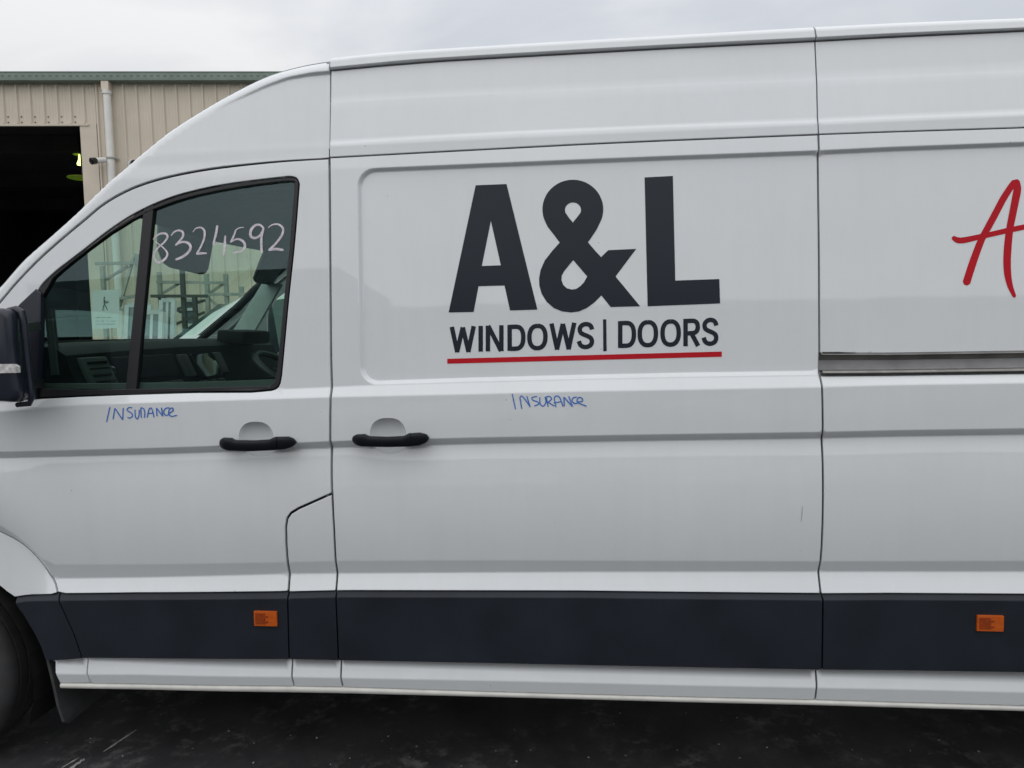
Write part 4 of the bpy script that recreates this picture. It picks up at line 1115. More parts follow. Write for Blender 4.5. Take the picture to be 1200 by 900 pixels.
# far side
far_lo = np.array([(XEND, 2.46), (XEND, 0.45), (AX+AR, 0.45)]+[(AX+AR*math.cos(a), AZ+AR*math.sin(a)) for a in np.linspace(0.3, math.pi-0.3, 12)]+[(AX-AR, 0.40), (XB-0.9, 0.40), (XB-1.0, 0.72), (XF, 0.9), (XF, 1.36), (XB-0.18, 1.40), (XB-0.18, 2.08), (XB, 2.46)])
patch('far_side_panel', [far_lo], PAINT, van, zone='main', grid=0.09, step=0.06, rows=False, edge=0, gap=0, flange=0.02, far=True)
patch('far_door_frame', [np.concatenate([gapl[:, :], [(XB-0.17, gapl[-1, 1])], [(XB-0.17, 1.38), (XF, 1.36)]]), win], PAINT, van, zone='cab', grid=0.06, rows=False, far=True, step=0.03)
patch('cab_roof_side', [cab_loop], PAINT, van, zone='cabtop', grid=0.06, rows=False, far=True, step=0.03)
patch('far_window_glass', [glz], GLASS, van, zone='cab', gap=-0.004, out=-0.015, flange=0, edge=0, grid=0.1, rows=False, far=True, step=0.05)
patch('far_wing', [wing_loop], PAINT, van, zone='cab', grid=0.09, rows=False, far=True, step=0.05)
MB().box(XEND-0.01, XEND+0.03, 0.1, WID-0.1, 0.42, 2.40, 0.02).build('rear_door', PAINT, van)
# ---------------- cab interior
hx, hz_ = -1.72, 2.03
MB().box(XB-0.02, XB+0.02, 0.19, WID-0.19, 0.5, 2.42).build('bulkhead', TRIMG, van)
def silx(z): return float(np.interp(z, SIL[:, 1], SIL[:, 0]))
hx = silx(2.03)
V, F = [], []; nn_ = 14
for k in range(nn_+1):                                       # bowed front edge, following the windscreen
    t = k/nn_; y = 0.17+(WID-0.34)*t; x = hx+0.09-0.13*4*t*(1-t)
    V += [(x-0.015, y, 2.025), (x, y, 2.005), (x+0.05, y, 2.025), (XB-0.02, y, 2.06), (XB-0.02, y, 2.09), (x+0.02, y, 2.06)]
for k in range(nn_):
    for j in range(6): F.append((6*k+j, 6*k+(j+1) % 6, 6*k+6+(j+1) % 6, 6*k+6+j))
F += [tuple(range(6)), tuple(6*nn_+j for j in range(6))]
MB().add(V, F).build('headliner', LINER, van, smooth=True)
def slab(name, quadpts, th, m, parent=van, bev=0.012):
    Q = [np.array(q, float) for q in quadpts]; n = np.cross(Q[1]-Q[0], Q[3]-Q[0]); n /= np.linalg.norm(n)
    k = len(Q); V = Q+[q+n*th for q in Q]
    bm = bmesh.new(); vs = [bm.verts.new(v) for v in V]
    bm.faces.new(vs[:k]); bm.faces.new(vs[k:][::-1])
    for i in range(k): bm.faces.new((vs[i], vs[k+i], vs[k+(i+1) % k], vs[(i+1) % k]))
    bmesh.ops.recalc_face_normals(bm, faces=bm.faces[:])
    bmesh.ops.bevel(bm, geom=bm.edges[:], offset=bev, segments=2, affect='EDGES')
    bm.verts.index_update()
    mb = MB(); mb.add([v.co[:] for v in bm.verts], [[v.index for v in f.verts] for f in bm.faces]); bm.free()
    return mb.build(name, m, parent, smooth=True)
slab('sun_visor', [(-1.80, 0.66, 2.04), (-1.82, 0.68, 1.93), (-1.835, 0.74, 1.875), (-1.84, 0.80, 1.860), (-1.845, 1.06, 1.850), (-1.845, 1.10, 1.856), (-1.84, 1.12, 1.88), (-1.80, 1.12, 2.04)], 0.018, LINER, bev=0.006)
slab('sun_visor', [(-1.695, 1.50, 2.04), (-1.75, 1.53, 1.96), (-1.83, 1.60, 1.865), (-1.845, 1.66, 1.852), (-1.845, 1.86, 1.85), (-1.70, 1.86, 2.04)], 0.018, LINER, bev=0.006)
# windscreen pillars inside
for far in (False, True):
    def Y(y): return WID-y if far else y
    p = [(SIL[i, 0]+0.03, Y(sy[i]+0.05), SIL[i, 1]-0.035) for i in range(0, HEAD+1)]
    MB().tube(p, 0.020, 8).build('pillar_trim', TRIM, van, smooth=True)
# broad pale lower trim of the far windscreen pillar
slab('pillar_panel', [tuple(at_y(a, b, 1.83)) for a, b in ((274, 388), (301, 388), (333, 333), (309, 331))], 0.02, PILLAR, bev=0.006)
# dashboard: a long body with a stepped section
def dash_section(y):
    t = y/WID
    top_ = 1.522+0.016*math.sin(math.pi*t)
    return [(-2.24, top_-0.03), (-2.20, top_), (-2.00, top_+0.004), (-1.90, top_-0.006), (-1.855, top_-0.035), (-1.84, top_-0.09), (-1.80, 1.36), (-1.78, 1.22), (-1.80, 1.10), (-1.88, 0.95), (-2.24, 0.90)]
ysd = np.linspace(0.14, WID-0.14, 16); V = []; F = []
for y in ysd:
    for x, z in dash_section(y): V.append((x, y, z))
n = 11
for i in range(len(ysd)-1):
    for k in range(n-1): F.append((i*n+k, i*n+k+1, (i+1)*n+k+1, (i+1)*n+k))
F.append(tuple(range(n))); F.append(tuple((len(ysd)-1)*n+k for k in range(n)))
dash = MB().add(V, F).build('dashboard', TRIM, van, smooth=True, angle=28)
def dface(name, y0, y1, z0, z1, m, proud=0.012, x=None, bev=0.006, smooth=True):
    def xx(z): return np.interp(z, [1.10, 1.22, 1.36, 1.43, 1.49], [-1.80, -1.78, -1.80, -1.84, -1.855])
    a, b = np.array([xx(z0), 0, z0]), np.array([xx(z1), 0, z1]); c = (a+b)/2; c[1] = (y0+y1)/2
    return MB().frame_box(c+np.array([proud/2, 0, 0]), (proud/2+0.006, 0, 0), (0, (y1-y0)/2, 0), (b-a)/2, bev).build(name, m, dash, smooth=smooth)
dface('air_vent', 0.19, 0.33, 1.37, 1.48, TRIMG, 0.016)
for k in range(4): dface('vent_slat', 0.205, 0.315, 1.385+0.024*k, 1.393+0.024*k, TRIM, 0.024, bev=0.001)
dface('glovebox_lid', 0.38, 0.78, 1.22, 1.36, TRIMG, 0.010)
dface('glovebox_lid', 0.38, 0.78, 1.385, 1.475, TRIM, 0.014)
dface('centre_screen', 0.92, 1.12, 1.36, 1.47, SCREEN, 0.022)
for k in range(3): dface('knob', 0.93+0.075*k, 0.965+0.075*k, 1.31, 1.345, TRIMG, 0.030)
dface('air_vent', 0.83, 0.90, 1.37, 1.47, TRIMG, 0.016); dface('air_vent', 1.14, 1.21, 1.37, 1.47, TRIMG, 0.016)
for k in range(9): dface('button', 0.92+0.023*k, 0.938+0.023*k, 1.285, 1.30, TRIMG, 0.02, bev=0.001)
MB().frame_box((-1.84, 1.50, 1.545), (0.075, 0, -0.006), (0, 0.165, 0), (0.004, 0, 0.035), 0.02).build('instrument_hood', TRIM, dash, smooth=True)
# steering wheel
c = np.array([-1.60, 1.50, 1.345]); nrm = np.array([0.56, 0, 0.83]); e1 = np.array([0, 1.0, 0]); e2 = np.cross(nrm, e1)
ring = [c+0.195*(math.cos(a)*e1+math.sin(a)*e2) for a in np.linspace(0, 2*math.pi, 33)]
sw = MB().tube(ring, 0.017, 8, cap=False).build('steering_wheel', TRIMG, van, smooth=True)
mb = MB()
for a in (R(0), R(180), R(270)): mb.bar(c-nrm*0.03, c+0.18*(math.cos(a)*e1+math.sin(a)*e2)*1.0, 0.05, 0.02)
mb.build('spoke', PILLAR, sw)
MB().lathe(c-nrm*0.045, nrm, [(0.0, 0.045), (0.06, 0.04), (0.085, 0.02), (0.085, 0.0)], 20).build('hub', TRIM, sw, smooth=True)
MB().tube([c-nrm*0.04, c-nrm*0.28], [0.05, 0.06], 12).build('steering_column', TRIM, sw, smooth=True)
MB().tube([c-nrm*0.07+e1*0.05, c-nrm*0.05+e1*-0.20], [0.010, 0.008], 8).build('stalk', TRIMG, sw, smooth=True)
# seats, hidden behind the pillar from the photograph's side
for y0_ in (0.30, 1.22):
    mb = MB(); mb.box(-1.28, -0.98, y0_, y0_+0.50, 0.86, 1.0, 0.03); mb.frame_box((-0.93, y0_+0.25, 1.35), (0.06, 0, 0.01), (0, 0.25, 0), (0.06, 0, 0.36), 0.03); mb.frame_box((-0.87, y0_+0.25, 1.84), (0.045, 0, 0), (0, 0.13, 0), (0.01, 0, 0.09), 0.025)
    mb.build('cab_seat', TRIM, van, smooth=True)
mb = MB(); mb.box(-1.75, XB-0.03, WID-0.13, WID-0.075, 0.62, 1.36, 0.015); mb.build('door_trim', TRIM, van)
MB().box(-1.80, XB-0.02, 0.1, WID-0.1, 0.55, 0.60).build('cab_floor', TRIM, van)
mb = MB(); mb.box(-1.70, XB-0.03, 0.075, 0.12, 0.62, 1.355, 0.010); mb.build('door_trim', TRIM, van)
# far mirror seen through the screen
slab('door_mirror', [(-2.06, WID+0.05, 1.82), (-2.02, WID+0.25, 1.80), (-1.98, WID+0.27, 1.42), (-2.0, WID+0.05, 1.42)], 0.09, MIRRORP, bev=0.02)
# pale strip at the front edge of the near window (inner pillar)
pz = [at_y(58, 362, 0.14), at_y(66, 438, 0.14)]
MB().frame_box((pz[0]+pz[1])/2, (0.012, 0, 0), (0, 0.006, 0), (pz[1]-pz[0])/2, 0.004).build('pillar_foot', TRIMG, van)

# ------------------------------------------------------------------ ground
GROUND = GZ0
def sheet(name, x0, x1, y0, y1, z, m, n=1):
    return mesh(name, [(x0, y0, z), (x1, y0, z), (x1, y1, z), (x0, y1, z)], [(0, 1, 2, 3)], m)
g = sheet('ground', -400, 400, -400, 400, GROUND, ASPH); g['kind'] = 'structure'
def gpt(px, py):
    d = ray(px, py); t = (GROUND+0.003-CAM[2])/d[2]; return CAM+t*d
mbs = []
for (a, b, w) in (((121, 881), (160, 855), 0.010), ((72, 900), (92, 888), 0.008), ((82, 901), (99, 889), 0.012)):
    p, q = gpt(*a), gpt(*b); d = q-p; nn = np.array([-d[1], d[0], 0]); nn /= np.linalg.norm(nn); k = 7; V = []; F = []
    for i in range(k+1):
        t = i/k; c = p+d*t; ww = w*(0.25+random.random()*0.6)*(0.3 if i in (0, k) else 1)
        V += [c+nn*ww, c-nn*ww]
    F = [(2*i, 2*i+1, 2*i+3, 2*i+2) for i in range(k)]
    mesh('scuff', V, F, LIGHTSCR, g)
# small leaves and grit lying on the asphalt
def bits(name, pxs, m, size):
    V, F = [], []
    for (a, b) in pxs:
        c = gpt(a, b); s = size*(0.6+random.random()); an = random.random()*6; bb = len(V)
        for k in range(6):
            aa = an+k*math.pi/3; V.append((c[0]+s*math.cos(aa)*(0.6+0.7*random.random()), c[1]+s*math.sin(aa)*(0.6+0.7*random.random()), c[2]+0.004*random.random()))
        V.append((c[0], c[1], c[2]+s*0.5))
        F += [(bb+k, bb+(k+1) % 6, bb+6) for k in range(6)]
    o = mesh(name, V, F, m); o['kind'] = 'stuff'; return o
pxs = [(106, 866), (144, 886), (298, 871), (371, 865), (410, 889), (448, 869), (455, 863), (480, 888), (555, 862), (690, 893), (845, 845), (960, 860), (1010, 890), (1100, 868), (910, 866)]
for _ in range(26): pxs.append((random.uniform(60, 1210), 899-abs(random.gauss(0, 1))*34))
bits('gravel', pxs, LIGHTSCR, 0.0036)

# ------------------------------------------------------------------ shed behind the van
BYAW = YAW+R(3.03)
ub = np.array([math.cos(BYAW), math.sin(BYAW), 0.0]); nb_ = np.array([math.sin(BYAW), -math.cos(BYAW), 0.0])   # along the wall, out of the wall
WO = CAM+f_/np.linalg.norm(f_[:2])*10.9+r_*0.0; 
d0 = ray(150, 380); WO = CAM+d0*(10.9/(d0@f_)); WO = np.array([WO[0], WO[1], 0.0])
def wall_hit(px, py, o=0.0):
    d = ray(px, py); t = ((WO+nb_*o-CAM)@nb_)/(d@nb_); p = CAM+t*d
    return (float((p-WO)@ub), float(p[2]))
def wp(u, z, o=0.0):
    p = WO+ub*u+nb_*o; return (p[0], p[1], z)
def wbox(mb, u0_, u1_, o0, o1, z0, z1, bev=0):
    c = np.array(wp((u0_+u1_)/2, (z0+z1)/2, (o0+o1)/2)); return mb.frame_box(c, ub*(u1_-u0_)/2, nb_*(o1-o0)/2, (0, 0, (z1-z0)/2), bev)
u_open, z_open = wall_hit(94.0, 145.0)
_, z_top = wall_hit(150, 96.5)
_, z_gut = wall_hit(150, 83.5, 0.15)
_, z_gut0 = wall_hit(150, 94.3, 0.15)
shed = root('shed', wp(0, GROUND), 'cream metal clad shed with green gutter and wide dark doorway behind the van', 'shed')
RIBP = 0.190; UL, UR = u_open-6.5, 9.5
def clad(u0_, u1_, z0, z1, name='wall_sheet'):
    """one profiled sheet: pans with narrow raised ribs"""
    u = [u0_]; o = [0.0]
    k0 = math.ceil((u0_-RIB0)/RIBP); k1 = math.floor((u1_-RIB0)/RIBP)
    for k in range(k0, k1+1):
        c = RIB0+k*RIBP
        for du, oo in ((-0.024, 0.0), (-0.010, 0.028), (0.010, 0.028), (0.024, 0.0)):
            if u0_ < c+du < u1_: u.append(c+du); o.append(oo)
        for du in (0.075, 0.115):
            if u0_ < c+du < u1_: u += [c+du-0.004, c+du, c+du+0.004]; o += [0.0, 0.003, 0.0]
    u.append(u1_); o.append(0.0)
    V = [wp(a, z0, b) for a, b in zip(u, o)]+[wp(a, z1, b) for a, b in zip(u, o)]; n = len(u)
    # folded edge so the sheet has thickness
    V += [wp(u0_, z0, -0.01), wp(u1_, z0, -0.01), wp(u0_, z1, -0.01), wp(u1_, z1, -0.01)]
    F = [(i, i+1, n+i+1, n+i) for i in range(n-1)]+[(2*n, 0, n, 2*n+2), (n-1, 2*n+1, 2*n+3, 2*n-1)]
    return mesh(name, V, F, CREAM, shed)
u_r, _ = wall_hit(5.0, 130); RIB0 = u_r
SH = 0.762
k = 0; a = UL
jamb = u_open+0.235
starts = np.arange(RIB0-0.02-SH*12, UR, SH)
for s in starts:
    a, b = s+0.0015, s+SH-0.0015
    if b < UL or a > UR: continue
    if a < u_open:                                       # above the doorway
        clad(a, min(b, jamb-0.002), z_open, z_top)
        if b > jamb: clad(jamb+0.002, b, GROUND, z_top)
    elif b <= jamb: clad(a, b, z_open, z_top)
    elif a < jamb: clad(a, jamb-0.002, z_open, z_top); clad(jamb+0.002, b, GROUND, z_top)
    else: clad(a, b, GROUND, z_top)
mb = MB(); wbox(mb, u_open, jamb, 0.004, 0.016, GROUND, z_open-0.003); wbox(mb, u_open, u_open+0.03, -0.25, 0.003, GROUND, z_open-0.003)
mb.build('door_jamb', CREAM2, shed)
mb = MB(); wbox(mb, UL, jamb-0.1, -0.02, 0.030, z_open-0.035, z_open-0.004); mb.build('door_header', CREAM2, shed)
# screws along the girt above the doorway
V, F = [], []
mb = MB()
for k in range(-30, 60):
    u = RIB0+k*RIBP
    for z in (z_open+0.10, z_open+0.02 if u < u_open else z_open-1.15):
        if UL < u < u_open:
            c = np.array(wp(u+0.05, z, 0.003)); mb.frame_box(c, ub*0.008, nb_*0.005, (0, 0, 0.008))
o = mb.build('screw_head', GREEND, shed); o['kind'] = 'stuff'
# gutter, strip coloured dark as the shadow beneath it, roof
def gutter():
    prof = [(0.03, z_gut0-0.004), (0.135, z_gut0-0.002), (0.15, z_gut0+0.006), (0.15, z_gut0+0.05), (0.145, z_gut-0.02), (0.15, z_gut-0.015), (0.15, z_gut), (0.13, z_gut), (0.13, z_gut-0.02)]
    V = [wp(u, z, o) for u in (UL, UR) for o, z in prof]; n = len(prof)
    return mesh('gutter', V, [(i, i+1, n+i+1, n+i) for i in range(n-1)], GREENM, shed)
gt_ = gutter()
mb = MB()
for k in range(-40, 80):
    u = RIB0+k*0.095
    if UL < u < UR: wbox(mb, u-0.020, u+0.020, 0.143, 0.1515, (z_gut+z_gut0)/2-0.006, (z_gut+z_gut0)/2+0.008)
o = mb.build('overflow_slot', mat('slot_green', (0.09, 0.12, 0.10), 0.6), shed); o['kind'] = 'stuff'
mb = MB(); wbox(mb, UL, UR, 0.0, 0.03, z_top-0.01, z_gut0+0.01); mb.build('gutter_shadow', GREEND, shed)
for s in np.arange(UL, UR-0.1, SH):
    V = []; F = []; n_ = 0
    prof = []
    for k in range(4):
        prof += [(k*RIBP+0.0, 0.0), (k*RIBP+0.06, 0.0), (k*RIBP+0.075, 0.028), (k*RIBP+0.10, 0.028), (k*RIBP+0.115, 0.0)]
    prof.append((SH, 0))
    for (o, z) in ((0.12, z_gut-0.035), (-12.0, z_gut+1.6)):
        for (u, h) in prof: V.append(wp(s+u, z+h, o))
    n_ = len(prof); F = [(i, i+1, n_+i+1, n_+i) for i in range(n_-1)]
    mesh('roof_sheet', V, F, GREENM, shed)
# interior: floor, back, sides so the doorway opens on a real dark room
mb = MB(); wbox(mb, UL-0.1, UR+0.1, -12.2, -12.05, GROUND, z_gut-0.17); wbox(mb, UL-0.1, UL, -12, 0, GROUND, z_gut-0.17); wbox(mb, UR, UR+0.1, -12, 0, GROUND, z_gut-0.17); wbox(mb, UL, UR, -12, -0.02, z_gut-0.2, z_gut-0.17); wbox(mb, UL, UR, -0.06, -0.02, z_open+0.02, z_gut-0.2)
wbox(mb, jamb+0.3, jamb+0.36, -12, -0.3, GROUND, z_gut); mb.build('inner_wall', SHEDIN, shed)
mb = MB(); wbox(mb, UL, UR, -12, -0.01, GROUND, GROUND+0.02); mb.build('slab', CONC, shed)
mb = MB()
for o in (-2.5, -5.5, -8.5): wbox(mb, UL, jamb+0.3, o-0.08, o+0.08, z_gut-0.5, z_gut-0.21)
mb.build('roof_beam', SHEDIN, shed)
# downpipe with box head and clip
pu, pz0 = wall_hit(121.5, 106); pu2, _ = wall_hit(130, 185); 
uc = wall_hit(127, 150, 0.10)[0]
dp = MB().tube([wp(uc, wall_hit(121, 107, 0.1)[1], 0.085), wp(uc, GROUND+0.05, 0.085)], 0.052, 20).build('downpipe', PVC, shed, smooth=True)
zc_ = wall_hit(121, 106, 0.1)[1]
mb = MB(); wbox(mb, uc-0.052, uc+0.052, 0.03, 0.14, zc_, z_top+0.01); mb.build('gutter_outlet', CREAM2, dp)
MB().lathe(wp(uc, zc_-0.05, 0.085), (0, 0, 1), [(0.052, 0), (0.064, 0.0), (0.066, 0.05), (0.052, 0.055)], 20).build('pipe_collar', PVC, dp, smooth=True)
zk = wall_hit(131, 185.5, 0.1)[1]
mb = MB(); mb.lathe(wp(uc, zk-0.012, 0.085), (0, 0, 1), [(0.053, 0), (0.060, 0.0), (0.060, 0.028), (0.053, 0.028)], 20); wbox(mb, uc-0.10, uc+0.10, 0.03, 0.034, zk-0.012, zk+0.016); mb.build('pipe_clip', GALV, dp)
# small window low in the shed wall
wa, wb_ = wall_hit(214, 350), wall_hit(236, 383)
sw_ = MB(); 
for (a, b, c_, d_) in ((wa[0], wb_[0], wa[1]-0.05, wa[1]), (wa[0], wb_[0], wb_[1], wb_[1]+0.05), (wa[0], wa[0]+0.05, wb_[1]+0.05, wa[1]-0.05), (wb_[0]-0.05, wb_[0], wb_[1]+0.05, wa[1]-0.05)): wbox(sw_, a, b, 0.02, 0.07, c_, d_)
wbox(sw_, wa[0]+0.05, wb_[0]-0.05, 0.025, 0.06, (wa[1]+wb_[1])/2+0.03, (wa[1]+wb_[1])/2+0.07)
swo = sw_.build('window', ALU, shed)
mb = MB(); wbox(mb, wa[0]+0.04, wb_[0]-0.04, 0.030, 0.042, wb_[1]+0.04, wa[1]-0.04); mb.build('pane', PANE, swo)

# security cameras on the wall either side of the pipe
def seccam(px, py, label, side):
    u, z = wall_hit(px, py, 0.14)
    r = root('security_camera', wp(u, z, 0.03), label, 'camera', 'security cameras on the shed wall')
    b = np.array(wp(u+0.11*side, z+0.02, 0.0))
    MB().frame_box(b+nb_*0.04, ub*0.045, nb_*0.012, (0, 0, 0.05), 0.004).build('bracket', WHITEP, r)
    MB().tube([b+nb_*0.05, b+nb_*0.10, np.array(wp(u+0.03*side, z+0.015, 0.16))], 0.016, 8).build('arm', WHITEP, r, smooth=True)
    e = np.array(wp(u-0.05*side, z-0.03, 0.30)); s = np.array(wp(u+0.08*side, z+0.035, 0.10)); d = e-s
    MB().lathe(s, d, [(0.0, 0), (0.034, 0.005), (0.040, 0.03), (0.040, 0.15), (0.0401, 0.155)], 16).build('housing', WHITEP, r, smooth=True)
    L = np.linalg.norm(d); dn = d/L
    MB().lathe(s+dn*0.150, dn, [(0.041, 0), (0.047, 0.01), (0.050, 0.075), (0.040, 0.082), (0.0, 0.078)], 16).build('lens_hood', BLKGLOSS, r, smooth=True)
seccam(116, 189.5, 'bullet security camera left of the white downpipe on the shed wall', 1)
seccam(159.5, 192, 'bullet security camera right of the white downpipe, partly behind the van roof', -1)

# two lamps hanging inside the dark doorway
def lamp(px0, px1, py, depth, label, lit):
    uL, z = wall_hit(px0, py, -depth); uR, _ = wall_hit(px1, py, -depth); uc_ = (uL+uR)/2; rr = (uR-uL)/2
    r = root('pendant_lamp', wp(uc_, z, -depth), label, 'lamp', 'lamps hanging in the shed')
    c = np.array(wp(uc_, z, -depth))
    MB().tube([c+np.array([0, 0, 0.3*rr]), c+np.array([0, 0, max(0.4, z_open+0.3-z)])], 0.012, 6).build('cable', BLKGLOSS, r)
    MB().lathe(c, (0, 0, 1), [(rr*0.9, -rr*0.03), (rr, 0.0), (rr*0.98, rr*0.05), (rr*0.35, rr*0.12), (rr*0.2, rr*0.2), (0, rr*0.22)] if not lit else [(rr*0.55, 0.0), (rr*0.9, rr*0.05), (rr, rr*0.1), (rr*0.6, rr*0.2), (0, rr*0.3)], 24).build('lamp_shade', LIME, r, smooth=True)
    if lit:
        MB().lathe(c-np.array([0, 0, rr*1.6]), (0, 0, 1), [(0.0, 0), (rr*0.45, rr*0.03), (rr*0.5, rr*0.25), (rr*0.25, rr*0.9), (rr*0.18, rr*1.75)], 16).build('bulb', BULB, r, smooth=True)
lamp(86, 101, 182, 2.2, 'lit lime pendant lamp with glowing bulb, upper one inside the shed doorway', True)
lamp(80, 113, 209, 1.4, 'flat lime disc lamp shade below the glowing bulb in the doorway', False)

# ------------------------------------------------------------------ yard behind the van, seen through its windows
def yard(px, py, dist):
    """a point on the ray through a pixel at a distance from the camera plane"""
    d = ray(px, py); return CAM+d*(dist/(d@f_))
def rack(name, x0, x1, ztop, dist, label, posts, rails, braces, m):
    base = yard((x0+x1)/2, 380, dist)
    r = root(name, (base[0], base[1], GROUND), label, 'rack', 'steel racks in the yard')
    def q(px, py, dd=0.0):
        p = yard(px, py, dist+dd); return p
    for px, py in posts:
        t = q(px, py); MB().bar((t[0], t[1], GROUND), t, 0.045).build('post', m, r)
    for (a, b) in rails: MB().bar(q(*a), q(*b), 0.035).build('rail', m, r)
    for (a, b) in braces: MB().bar(q(*a, 0.04), q(*b, 0.04), 0.028).build('brace', m, r)
    return r
rack('steel_rack', 186, 264, 320, 9.0, 'grey steel stillage rack seen through the cab windows, nearest the shed window', [(186.5, 319), (213.5, 326), (242, 321), (264.5, 321), (283, 336)],
     [((184, 330.5), (266, 331.5)), ((240, 345), (306, 345)), ((213, 352), (236, 352))], [((188, 345), (212, 331)), ((243, 345), (263, 332)), ((244, 349), (264, 366))], GALV)
rack('steel_rack', 176, 243, 345, 8.4, 'dark steel trestle frame in front of the grey rack beyond the cab', [(213, 306), (192, 346), (228, 346)], [((177, 347), (243, 347))], [((184, 347), (212, 366)), ((190, 368), (240, 352)), ((186, 388), (240, 366))], GALVD)
rack('steel_rack', 120, 162, 300, 8.8, 'leaning grey steel frame beyond the windscreen beside the white downpipe', [(161, 298), (120, 312)], [((112, 309), (165, 308)), ((128, 352), (170, 345))], [((158, 297), (140, 360)), ((120, 330), (150, 312)), ((140, 362), (170, 372))], GALV)
# window frames leaning in the yard
def leaning(px0, px1, py, dist, label, m):
    a, b = yard(px0, py, dist), yard(px1, py, dist); z1 = a[2]; b = np.array([b[0], b[1], a[2]])
    d = b-a; L = np.linalg.norm(d); d /= L; back = np.array([-d[1], d[0], 0]);
    r = root('window_frame', ((a[0]+b[0])/2, (a[1]+b[1])/2, GROUND), label, 'window frame', 'window frames leaning in the yard')
    A0 = np.array([a[0], a[1], GROUND+0.03])-back*0.35; B0 = np.array([b[0], b[1], GROUND+0.03])-back*0.35
    fr = MB(); fr.bar(A0, a, 0.045); fr.bar(B0, b, 0.045); fr.bar(a, b, 0.045); fr.bar(A0, B0, 0.045); fr.build('frame', m, r)
    MB().bar((A0+B0)/2, (a+b)/2, 0.03).build('mullion', m, r)
    n = np.cross(B0-A0, a-A0); n /= np.linalg.norm(n)
    MB().add([A0+n*0.01, B0+n*0.01, b+n*0.01, a+n*0.01, A0-n*0.01, B0-n*0.01, b-n*0.01, a-n*0.01], [(0, 1, 2, 3), (7, 6, 5, 4), (0, 4, 5, 1), (1, 5, 6, 2), (2, 6, 7, 3), (3, 7, 4, 0)]).build('pane', PANE, r)
leaning(190, 204, 352, 8.0, 'white aluminium window frame leaning left of the dark trestle', ALU)
leaning(150, 176, 358, 7.6, 'white aluminium window frame leaning behind the window divider of the cab', ALU)
leaning(168, 190, 366, 7.2, 'low white window frame leaning in front of the others', ALU)

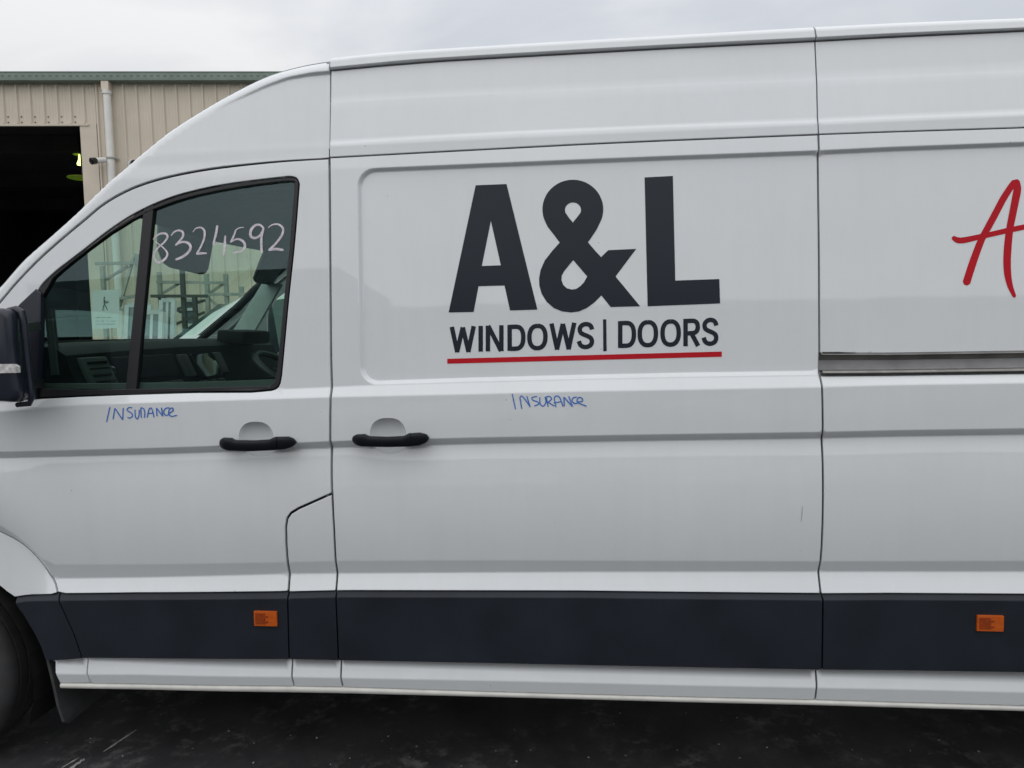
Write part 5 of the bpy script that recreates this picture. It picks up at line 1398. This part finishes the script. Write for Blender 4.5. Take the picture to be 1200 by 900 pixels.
# cars parked behind the van
def car(name, loc, yaw, label, paint, h=1.82, L=4.7, wd=1.86, group='cars parked beyond the van'):
    r = root(name, (0, 0, 0), label, 'car', group)
    s = h/1.82
    # outline of the body side: x forward is negative, z up
    lower = [(-2.30, 0.45), (-2.34, 0.62), (-2.30, 0.88), (-2.18, 1.00), (-1.25, 1.12), (-0.95, 1.16), (2.10, 1.20), (2.28, 1.05), (2.32, 0.60), (2.25, 0.42)]
    top_ = [(-1.22, 1.13), (-0.55, 1.60), (-0.25, 1.74), (0.15, 1.81), (0.8, 1.82), (1.6, 1.78), (1.95, 1.66), (2.15, 1.19)]
    def body(outline, w0, w1, zsplit):
        n = len(outline); V = []; F = []
        for sgn in (-1, 1):
            for x, z in outline:
                t = max(0, min(1, (z-zsplit)/(1.82-zsplit))); w = (w0+(w1-w0)*t)*wd/2
                V.append((x*L/4.7, sgn*w, z*s))
        # softer shoulders: inner ring across
        for sgn in (-1, 1):
            for x, z in outline:
                t = max(0, min(1, (z-zsplit)/(1.82-zsplit))); w = (w0+(w1-w0)*t)*wd/2*0.86
                V.append((x*L/4.7*0.995, sgn*w, z*s+0.035))
        F.append(tuple(range(n))[::-1]); F.append(tuple(range(n, 2*n)))
        for i in range(n):
            j = (i+1) % n
            F.append((i, j, 2*n+j, 2*n+i)); F.append((2*n+i, 2*n+j, 3*n+j, 3*n+i)); F.append((3*n+i, 3*n+j, n+j, n+i))
        return V, F
    V, F = body(lower, 0.97, 1.0, 0.0); o = MB().add(V, F).build('body', paint, r, smooth=True, angle=40)
    V, F = body(top_, 0.94, 0.76, 1.13); cabn = MB().add(V, F).build('cabin', paint, r, smooth=True, angle=40)
    def side(pts, nm, parent):
        for sgn in (-1, 1):
            V = []
            for x, z in pts:
                t = (z-1.13)/(1.82-1.13); w = (0.94+(0.76-0.94)*t)*wd/2
                V.append((x*L/4.7, sgn*(w+0.006), z*s))
            n = len(pts); V += [(a, b-sgn*0.02, c) for a, b, c in V]
            MB().add(V, [tuple(range(n)), tuple(range(n, 2*n))]+[(k, (k+1) % n, n+(k+1) % n, n+k) for k in range(n)]).build(nm, CARGL, parent)
    side([(-0.98, 1.18), (-0.42, 1.56), (-0.1, 1.68), (0.28, 1.72), (0.28, 1.18)], 'side_window', cabn)
    side([(0.36, 1.18), (0.36, 1.72), (1.25, 1.70), (1.25, 1.18)], 'side_window', cabn)
    side([(1.33, 1.19), (1.33, 1.70), (1.6, 1.67), (1.82, 1.58), (1.98, 1.20)], 'side_window', cabn)
    def front(x0, z0, x1, z1, nm, m):
        V = []
        for (x, z) in ((x0, z0), (x1, z1)):
            t = max(0, (z-1.13)/(1.82-1.13)); w = (0.94+(0.76-0.94)*t)*wd/2*0.9
            for sgn in (-1, 1): V.append((x*L/4.7, sgn*w, z*s))
        d = np.array([-(z1-z0), 0, (x1-x0)]); d = d/np.linalg.norm(d)*0.05
        if d[0]*(1 if nm == 'rear_screen' else -1) < 0: d = -d
        P = [np.array(v)+d for v in V]+[np.array(v)+d*0.3 for v in V]
        MB().add(P, [(0, 1, 3, 2), (4, 6, 7, 5), (0, 4, 5, 1), (2, 3, 7, 6), (0, 2, 6, 4), (1, 5, 7, 3)]).build(nm, m, cabn)
    front(-1.16, 1.18, -0.50, 1.63, 'windscreen', CARGL); front(2.12, 1.26, 1.97, 1.62, 'rear_screen', CARGL)
    for x in (-1.45, 1.42):
        for sgn in (-1, 1):
            t = MB().lathe((x*L/4.7, sgn*(wd/2-0.02), 0.36), (0, -sgn, 0), [(0.0, -0.01), (0.20, -0.02), (0.24, -0.015), (0.33, 0.0), (0.36, 0.04), (0.36, 0.18), (0.30, 0.22)], 28).build('wheel', TYRE, r, smooth=True)
            MB().lathe((x*L/4.7, sgn*(wd/2-0.02), 0.36), (0, -sgn, 0), [(0.0, -0.03), (0.06, -0.028), (0.19, -0.022), (0.225, -0.012), (0.225, 0.02)], 24).build('rim', RIM, t, smooth=True)
    for sgn in (-1, 1):
        MB().box(-2.33*L/4.7, -2.15*L/4.7, sgn*0.72-0.17, sgn*0.72+0.17, 0.80*s, 0.95*s, 0.03).build('headlight', CLEAR, r, smooth=True)
        MB().box(2.2*L/4.7, 2.31*L/4.7, sgn*0.76-0.12, sgn*0.76+0.12, 0.85*s, 1.12*s, 0.02).build('tail_light', REDL, r, smooth=True)
        MB().box(-0.98*L/4.7, -0.80*L/4.7, sgn*(wd/2+0.10)-0.10, sgn*(wd/2+0.10)+0.10, 1.16*s, 1.30*s, 0.03).build('door_mirror', paint, r, smooth=True)
    r.location = loc; r.rotation_euler = (0, 0, yaw)
    return r
pA = yard(300, 372, 5.9)
car('parked_car', (pA[0]+0.36, pA[1]+0.35, GROUND), R(4), 'white four wheel drive car seen through the cab windscreen, behind the steering wheel', CARW, h=2.0)
pB = yard(262, 372, 8.3)
car('parked_car', (pB[0]+1.6, pB[1], GROUND), R(12), 'silver car parked close to the shed beyond the white car', CARS, h=1.84)

# warning notice on the far quarter glass
def paper():
    yq = 1.93
    P = [at_y(a, b, yq) for a, b in ((108, 341), (139.5, 338.5), (139.5, 384), (108, 386))]
    r = root('paper_sign', tuple(P[3]), 'white notice with a walking figure standing on the dashboard by the far pillar', 'sign')
    V = [tuple(p) for p in P]+[tuple(p+np.array([0, 0.003, 0])) for p in P]
    MB().add(V, [(0, 1, 2, 3), (7, 6, 5, 4), (0, 4, 5, 1), (1, 5, 6, 2), (2, 6, 7, 3), (3, 7, 4, 0)]).build('sheet', PAPER, r)
    def q(px, py): p = at_y(px, py, yq-0.002); return p
    Zs = lambda x, y: (95+x/13.84, 330+y/13.84)
    mb = MB()
    def stroke(pts, w):
        for a, b in zip(pts[:-1], pts[1:]): mb.bar(q(*Zs(*a)), q(*Zs(*b)), w, 0.001)
    mb.lathe(q(*Zs(376, 262)), (0, 1, 0), [(0.0, 0), (0.0052, 0)], 12)
    stroke([(372, 285), (378, 370)], 0.008); stroke([(376, 300), (440, 340)], 0.004); stroke([(372, 300), (398, 352), (440, 320)], 0.004)
    stroke([(378, 368), (360, 410), (352, 470)], 0.005); stroke([(380, 368), (408, 410), (428, 465)], 0.005)
    mb.build('walking_figure', INK, r)
    mb = MB()
    random.seed(3)
    for row in (582, 640, 690):
        x = 240
        while x < 545:
            w = random.uniform(9, 18)
            if random.random() < 0.86:
                h = random.uniform(11, 15); mb.bar(q(*Zs(x, row)), q(*Zs(x+w*0.7, row+random.uniform(-3, 3))), 0.001, 0.0028 if row > 600 else 0.0036)
            x += w+5
    mb.build('text_lines', INK, r)
paper()

# ------------------------------------------------------------------ the other side of the yard (behind the camera: mirrored in the paint and the glass)
op = root('warehouse', (4, -19, GROUND), 'long grey clad warehouse across the yard behind the photographer', 'building')
MB().box(-22, 30, -25, -19, GROUND, GROUND+4.6).build('wall', GREYCL, op)
MB().box(-22.3, 30.3, -25.3, -18.7, GROUND+4.62, GROUND+4.8).build('roof', GREENM, op)
for x in (-14, -3, 8, 19): MB().box(x, x+4.2, -19.05, -18.95, GROUND+0.01, GROUND+3.6).build('roller_door', mat('roller_door', (0.14, 0.145, 0.15), 0.6, var=0.05, scale=3), op)

MB().box(-22.2, -7.5, -25.1, -18.9, GROUND+4.9, GROUND+6.1).build('upper_wall', GREYCL, op)
car('parked_car', (-2.6, -11.5, GROUND), R(3), 'white car parked across the yard behind the photographer, left of the silver one', CARW, h=1.70, group='cars parked across the yard')
car('parked_car', (3.6, -11.9, GROUND), R(-2), 'silver car parked across the yard behind the photographer, right of the white one', CARS, h=1.62, group='cars parked across the yard')
